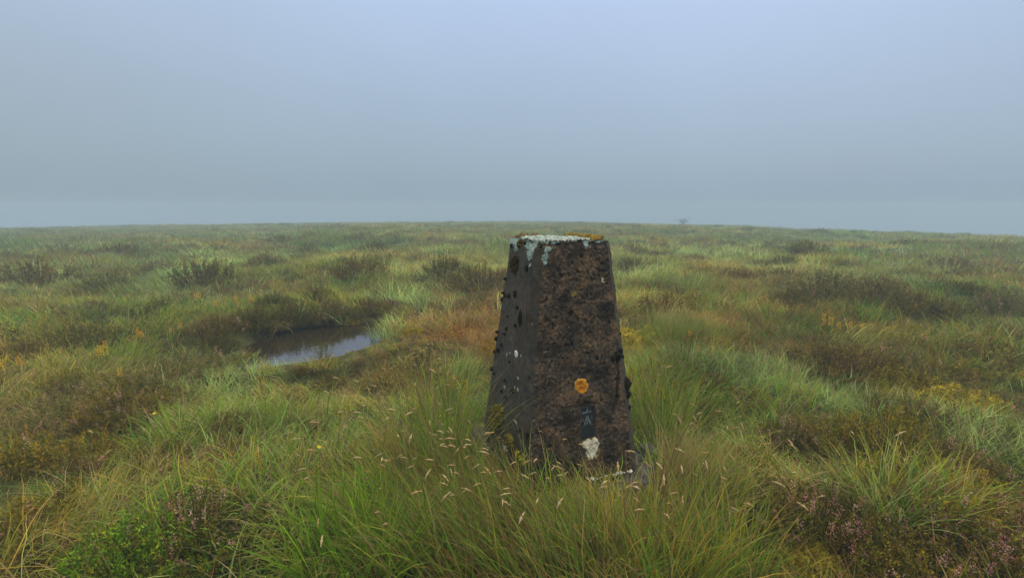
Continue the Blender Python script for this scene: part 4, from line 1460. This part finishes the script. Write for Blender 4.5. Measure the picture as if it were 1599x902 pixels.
tussock(560, 897, 'lush bright green grass clump at the bottom left of the pillar', 'lush', 300, 0.20, (0.26, 0.44), 0.0055, 0.2, 0.9, None, 0.9, 0.02, 0, seed=101, tipdry=0.08)
tussock(500, 900, 'small lush green grass clump at the bottom edge', 'lush', 170, 0.13, (0.20, 0.34), 0.0055, 0.2, 0.9, None, 0.9, 0.02, 0, seed=111, tipdry=0.08)
tussock(655, 885, 'grass tussock with many nodding seed heads at the bottom edge', 'green', 300, 0.18, (0.24, 0.42), 0.0040, 0.2, 0.9, W_, 1.0, 0.08, 30, (0.36, 0.56), (-0.30, 0.05), 121, ('lush', 0.5), spread=0.14)
tussock(600, 800, 'green tussock with scattered seed heads left of the pillar foot', 'green', 300, 0.18, (0.22, 0.40), 0.0036, 0.25, 0.9, W_, 1.0, 0.12, 18, (0.34, 0.52), (-0.28, 0.05), 131, ('olive', 0.5), spread=0.14)
tussock(640, 740, 'olive tussock with golden stems left of the tall one', 'olive', 300, 0.17, (0.22, 0.42), 0.0034, 0.28, 0.9, W_, 0.9, 0.25, 14, (0.36, 0.54), (-0.32, 0.05), 141, ('straw', 0.4), spread=0.12)
tussock(745, 897, 'green and russet grass tussock at the bottom edge before the pillar', 'green', 330, 0.17, (0.28, 0.48), 0.0038, 0.22, 0.8, W_ - 0.3, 0.9, 0.12, 20, (0.38, 0.58), (-0.28, 0), 151, ('rust', 0.5))
tussock(850, 900, 'reddish stemmed grass tussock at the bottom edge below the plate', 'green', 320, 0.17, (0.22, 0.40), 0.0036, 0.25, 0.9, W_ - 0.3, 1.0, 0.15, 20, (0.34, 0.5), (-0.28, 0), 161, ('rust', 0.65))
tussock(945, 900, 'green grass tussock at the bottom edge under the pillar right side', 'green', 320, 0.17, (0.20, 0.36), 0.0036, 0.3, 1.1, None, 1.0, 0.12, 12, (0.32, 0.46), (-0.15, 0), 171, ('olive', 0.4))
tussock(1045, 895, 'upright green grass tussock at the bottom edge right of centre', 'green', 330, 0.17, (0.22, 0.40), 0.0036, 0.18, 0.7, None, 0.9, 0.12, 14, (0.34, 0.48), (0.02, 0), 181, ('olive', 0.6))
tussock(1130, 885, 'thin green grass tussock beside the dark heather at lower right', 'green', 280, 0.16, (0.20, 0.38), 0.0034, 0.18, 0.7, None, 0.9, 0.12, 12, (0.32, 0.46), (0.05, 0), 191, ('olive', 0.5))
tussock(1385, 800, 'blue-green fan-shaped grass tussock among the heather at right', 'blue', 250, 0.11, (0.18, 0.38), 0.0030, 0.40, 1.1, None, 0.6, 0.08, 4, (0.3, 0.42), (0.1, 0), 201, ('green', 0.7))
tussock(1440, 790, 'low green grass spreading right of the fan-shaped tussock', 'green', 260, 0.16, (0.20, 0.36), 0.0034, 0.5, 0.9, 0.2, 1.0, 0.1, 0, seed=211, mix=('olive', 0.5))
tussock(1045, 545, 'fine brown-tipped rush tussock right behind the pillar', 'green', 900, 0.24, (0.34, 0.52), 0.0030, 0.10, 0.45, None, 0.6, 0.04, 0, seed=221, tipdry=0.75)
tussock(1095, 540, 'smaller fine rush tussock right of the brown-tipped one', 'green', 500, 0.22, (0.26, 0.40), 0.0032, 0.12, 0.5, None, 0.6, 0.04, 0, seed=231, tipdry=0.5)
tussock(722, 590, 'pale blue-green grass tuft left of the pillar', 'blue', 260, 0.14, (0.18, 0.32), 0.0040, 0.25, 0.9, 0.6, 0.8, 0.05, 0, seed=241)
tussock(672, 650, 'tall pale dry grass stems left of the pillar', 'straw', 160, 0.12, (0.26, 0.46), 0.0026, 0.12, 0.5, W_ - 0.6, 0.8, 0.4, 16, (0.4, 0.55), (-0.12, 0), 251, tipdry=0.5)
tussock(270, 690, 'bright green grass tuft at mid left', 'lush', 220, 0.18, (0.16, 0.30), 0.0046, 0.4, 1.0, None, 0.9, 0.04, 0, seed=261, mix=('blue', 0.3))
tussock(180, 570, 'vivid green grass tuft with yellow flowers at left', 'lush', 260, 0.28, (0.16, 0.30), 0.0060, 0.4, 1.0, None, 0.9, 0.04, 0, seed=271, mix=('green', 0.5))
tussock(1345, 500, 'vivid green grass tuft behind the yellow flower spikes', 'lush', 240, 0.30, (0.20, 0.36), 0.0070, 0.3, 0.9, None, 0.9, 0.04, 0, seed=281, mix=('green', 0.5))
tussock(436, 527, 'straw grass tuft drooping over the pool bank', 'straw', 200, 0.07, (0.18, 0.32), 0.0044, 0.7, 1.8, -1.57, 0.7, 0.3, 0, seed=291, zoff=0.10)
tussock(603, 526, 'pale grass at the right tip of the pool', 'blue', 240, 0.16, (0.14, 0.28), 0.0044, 0.3, 0.9, None, 0.9, 0.1, 0, seed=301)
tussock(362, 566, 'pale wet grass at the left tip of the pool', 'blue', 220, 0.20, (0.10, 0.20), 0.0044, 0.5, 1.2, 0.3, 0.9, 0.1, 0, seed=311)
for i, (px, py, where) in enumerate([(1110, 572, 'left end of the right-hand bank, by the pillar'), (1215, 590, 'right-hand bank, second from the pillar'), (1300, 615, 'middle of the right-hand bank'), (1400, 650, 'right-hand bank below the yellow moss'), (1530, 700, 'far right end of the bank')]):
    tussock(px, py, 'pale silvery grass fringe on the ' + where, 'blue', 240, 0.20, (0.14, 0.28), 0.0036, 0.3, 1.0, 0.4, 1.0, 0.25, 0, seed=321 + i * 10, group='pale grass fringes on the bank')
tussock(200, 780, 'tangled pale grass at lower left', 'straw', 260, 0.24, (0.20, 0.36), 0.0028, 0.5, 1.5, 0.8, 1.0, 0.3, 4, (0.3, 0.4), (0.1, 0), 381, ('olive', 0.8))
tussock(420, 760, 'soft green grass tuft left of the seed heads', 'olive', 260, 0.22, (0.16, 0.30), 0.0030, 0.4, 1.4, None, 1.0, 0.15, 3, (0.28, 0.36), (-0.1, 0), 391, ('green', 0.6))
tussock(110, 850, 'pale arching grass tuft at the bottom left', 'olive', 240, 0.22, (0.20, 0.34), 0.0030, 0.5, 1.5, 0.6, 1.0, 0.25, 0, seed=401, mix=('blue', 0.4))


# ------------------------------------------------------------------ bog moss
def moss_bed(px, py, rx, ry, h, c1, c2, label, rot=0.0, seed=0):
    x, y, z = ground(px, py)
    n = 90
    U, Vv = np.meshgrid(np.linspace(-1.15, 1.15, n), np.linspace(-1.15, 1.15, n))
    u, v = U.ravel(), Vv.ravel()
    r_ = np.hypot(u, v) + 0.22 * fbm(u * 3 + seed, v * 3, seed=seed, octaves=3)
    c, s = math.cos(rot), math.sin(rot)
    lx_, ly_ = u * rx * c - v * ry * s, u * rx * s + v * ry * c
    gz_ = terrain(x + lx_, y + ly_) - z
    cush = 0.5 + 0.5 * fbm(lx_ * 14, ly_ * 14, seed=seed + 1, octaves=2)
    fine = fbm(lx_ * 70, ly_ * 70, seed=seed + 2, octaves=2)
    zz_ = gz_ + sst(1.05, 0.55, r_) * (h * (0.5 + 0.6 * cush) + 0.012 * fine) - 0.03 * sst(0.9, 1.1, r_)
    ok = (r_ < 1.08).reshape(n, n)
    F = grid_faces(n, n)
    F = F[ok.ravel()[F].all(1)]
    t = np.clip(0.35 + 0.5 * cush + 0.5 * fine - 0.35, 0, 1)[:, None]
    C = np.array(c1) * (1 - t) + np.array(c2) * t
    o = add('moss_bed', None, loc=(x, y, z), label=label, cat='moss')
    add('cushion', make_mesh('cushion', np.stack([lx_, ly_, zz_], -1), F, M_MOSS, C), o, tint=(1, 1, 1))
    # the little starry heads of the moss
    g_ = np.random.default_rng(seed + 5)
    cand = np.where(r_ < 0.95)[0]
    m = 2600
    k = g_.choice(cand, m)
    pos = np.stack([lx_[k], ly_[k], zz_[k]], -1) + g_.normal(0, 0.006, (m, 3)) * np.array([1, 1, 0.4])
    d = g_.normal(0, 1, (m, 3))
    d[:, 2] = np.abs(d[:, 2]) + 0.4
    d /= np.linalg.norm(d, axis=1, keepdims=True)
    s2 = np.cross(d, g_.normal(0, 1, (m, 3)))
    s2 /= np.linalg.norm(s2, axis=1, keepdims=True)
    ln = g_.uniform(0.010, 0.024, (m, 1))
    tri_ = np.stack([pos - s2 * ln * 0.28, pos + s2 * ln * 0.28, pos + d * ln], 1)
    tt_ = g_.random((m, 1))
    cc = np.array(c1) * (1 - tt_) + np.array(c2) * 1.15 * tt_
    add('moss_heads', make_mesh('moss_heads', tri_.reshape(-1, 3), np.arange(m * 3).reshape(-1, 3), M_MOSS, np.repeat(cc, 3, 0), False), o, tint=(1, 1, 1), kind='stuff')


YEL = ((0.17, 0.135, 0.012), (0.48, 0.40, 0.025))
moss_bed(1003, 540, 0.30, 0.28, 0.15, *YEL, 'bright yellow moss bed just behind the right of the pillar', 0, 1)
moss_bed(1500, 634, 0.30, 0.16, 0.11, *YEL, 'bright yellow moss bed in the hollow at right', -0.3, 2)
moss_bed(1418, 604, 0.30, 0.15, 0.09, (0.12, 0.115, 0.014), (0.36, 0.31, 0.02), 'dull yellow moss bed left of the bright one at right', -0.3, 3)
moss_bed(545, 507, 0.14, 0.10, 0.09, (0.09, 0.08, 0.012), (0.26, 0.19, 0.02), 'small golden moss cushion on the pool bank', 0, 4)
moss_bed(715, 522, 0.34, 0.24, 0.07, (0.13, 0.055, 0.014), (0.30, 0.17, 0.02), 'orange and gold moss bed left of the pillar', 0, 5)
moss_bed(770, 545, 0.16, 0.2, 0.07, (0.18, 0.10, 0.014), (0.40, 0.27, 0.02), 'golden moss right against the left of the pillar', 0, 6)
moss_bed(645, 522, 0.13, 0.08, 0.05, *YEL, 'small yellow moss spot between pool and orange moss', 0, 7)
moss_bed(1145, 778, 0.10, 0.07, 0.06, (0.2, 0.12, 0.012), (0.42, 0.25, 0.02), 'small golden moss cushion right of the straw tussock', 0, 8)
moss_bed(1270, 897, 0.14, 0.10, 0.06, (0.14, 0.12, 0.012), (0.32, 0.27, 0.02), 'yellow-green moss cushion at the bottom edge before the dark heather', 0, 9)


# ------------------------------------------------------------------ yellow flower spikes and small flowers
def asphodel_meshes(seed):
    g_ = np.random.default_rng(seed)
    V_, F_, path = stem_line(np.array([0, 0, -0.02]), np.array([0.01, 0.0, 0.34]), np.array([0.015, 0.0, 0.0]), 0.0022, 6)
    st = make_mesh('stem', V_, F_, M_GRASS, np.tile((0.13, 0.12, 0.025), (len(V_), 1)))
    tris, cols = [], []
    for i in range(22):
        zc = 0.255 + 0.10 * i / 22 + g_.normal(0, 0.003)
        a = i * 2.4
        c = np.array([0.008 + 0.013 * math.cos(a), 0.013 * math.sin(a), zc])
        for k in range(5):
            d = np.array([math.cos(a), math.sin(a), 0.5]) + g_.normal(0, 0.6, 3)
            d /= np.linalg.norm(d)
            s = np.cross(d, g_.normal(0, 1, 3))
            s /= np.linalg.norm(s)
            tris += [c - s * 0.003, c + s * 0.003, c + d * 0.013]
            cols += [np.array((0.85, 0.50, 0.02)) * g_.uniform(0.7, 1.15)] * 3
    return st, make_mesh('flower_spike', np.array(tris), np.arange(len(tris)).reshape(-1, 3), M_PETAL, np.array(cols), False)


ASP = [asphodel_meshes(s) for s in (1, 2)]
clusters = {
    'orange flower spike in the group right of the pillar by vivid grass': [(1283, 500, 1.0), (1294, 508, 1.25), (1306, 514, 1.0), (1323, 513, 1.0), (1284, 508, 0.9)],
    'yellow flower spike in the group over the vivid green tuft at left': [(160, 560, 1.0), (171, 556, 1.0), (171, 545, 0.9), (163, 553, 0.9), (195, 588, 0.8)],
    'small orange flower spike left of the pool among brown grass': [(220, 525, 0.8), (226, 527, 0.8), (218, 520, 0.7), (285, 512, 0.8), (270, 519, 0.6)],
    'yellow flower spike in the far group above the pool': [(310, 468, 1.0), (315, 466, 1.0), (340, 477, 0.8), (371, 470, 1.0), (374, 478, 0.8), (392, 468, 0.8), (398, 470, 0.8), (247, 463, 0.8), (204, 466, 0.8)],
    'orange flower spike in the far group right of the pillar top': [(1060, 426, 1.1), (1063, 429, 1.0), (1071, 428, 1.0), (1066, 432, 0.9), (1098, 417, 0.9)],
    'yellow flower spike at the left edge of the picture': [(6, 578, 1.0), (38, 575, 0.9), (10, 584, 0.8)],
    'small yellow flower spike between the pool and the pillar': [(617, 505, 0.7), (641, 503, 0.7), (652, 512, 0.5)],
    'tiny orange flower spike right of the pillar below the rushes': [(1090, 545, 0.6), (1111, 546, 0.6), (1074, 522, 0.7), (1164, 545, 0.5)],
}
fr_ = random.Random(3)
for lab, pts in clusters.items():
    for i, (px, py, s) in enumerate(pts):
        x, y, z = ground(px, py)
        for _ in range(3):                             # foot of the stem whose spike shows at this pixel
            x, y, z = ground(px, py + 0.24 * s * F_PX / math.hypot(x, y))
        t = add('bog_asphodel', None, loc=(x, y, z), rotz=fr_.random() * 6.28, scale=s * 0.8, label=lab, cat='flower', group=lab.replace('flower spike', 'flower spikes'))
        add('stem', ASP[i % 2][0], t, tint=(1, 1, 1))
        add('flower_spike', ASP[i % 2][1], t, tint=(1, fr_.uniform(0.85, 1.25), 1), kind='stuff')


def tormentil():
    tris, cols = [], []
    for k in range(4):
        a = k * math.pi / 2
        for s in (-1, 1):
            tris += [(0, 0, 0.001), (0.012 * math.cos(a), 0.012 * math.sin(a), 0.004), (0.010 * math.cos(a + s * 0.7), 0.010 * math.sin(a + s * 0.7), 0.003)]
            cols += [(0.70, 0.50, 0.01)] * 3
    V_, F_, path = stem_line(np.array([0, 0, -0.16]), np.array([0, 0, 0.0]), np.array([0.01, 0, 0]), 0.0012, 4)
    return make_mesh('petals', np.array(tris), np.arange(len(tris)).reshape(-1, 3), M_PETAL, np.array(cols), False), make_mesh('stem', V_, F_, M_GRASS, np.tile((0.07, 0.12, 0.02), (len(V_), 1)))


TP, TS = tormentil()
for px, py, lab in ((245, 655, 'tiny yellow four-petalled flower above the bright green tuft at mid left'), (500, 713, 'tiny yellow flower below the dark tuft, left of the pillar'), (523, 822, 'tiny yellow flower over the lush green clump'),
                    (576, 752, 'tiny pale yellow flower among the seed-head grass')):
    x, y, z = ground(px, py + 14)
    d = ray(px, py)
    tq = y / d[1]
    zq = EYE + d[2] * tq
    t = add('tormentil', None, loc=(x, y, max(zq, z + 0.1)), rotz=fr_.random() * 3, label=lab, cat='flower')
    t.rotation_euler = (0.5, 0.1, fr_.random())
    add('petals', TP, t, tint=(1, 1, 1))
    add('stem', TS, t, tint=(1, 1, 1))


# ------------------------------------------------------------------ loose stones by the footing
def stone_mesh(seed):
    V_, F_, _ = blob(seed, 22, 14)
    V_ = V_ * np.array([1, 0.8, 0.55])
    return make_mesh('stone', V_, F_, M_FOUND)


for i, (px, py, s, lab) in enumerate(((1045, 742, 0.055, 'small grey stone in the straw grass right of the pillar foot'), (1012, 712, 0.075, 'grey stone leaning on the right of the pillar footing'), (752, 688, 0.085, 'grey stone with yellow moss at the left of the pillar footing'))):
    x, y, z = ground(px, py)
    t = add('stone', stone_mesh(400 + i), loc=(x, y, z + s * 0.25), rotz=i * 1.3, scale=s, label=lab, cat='stone')
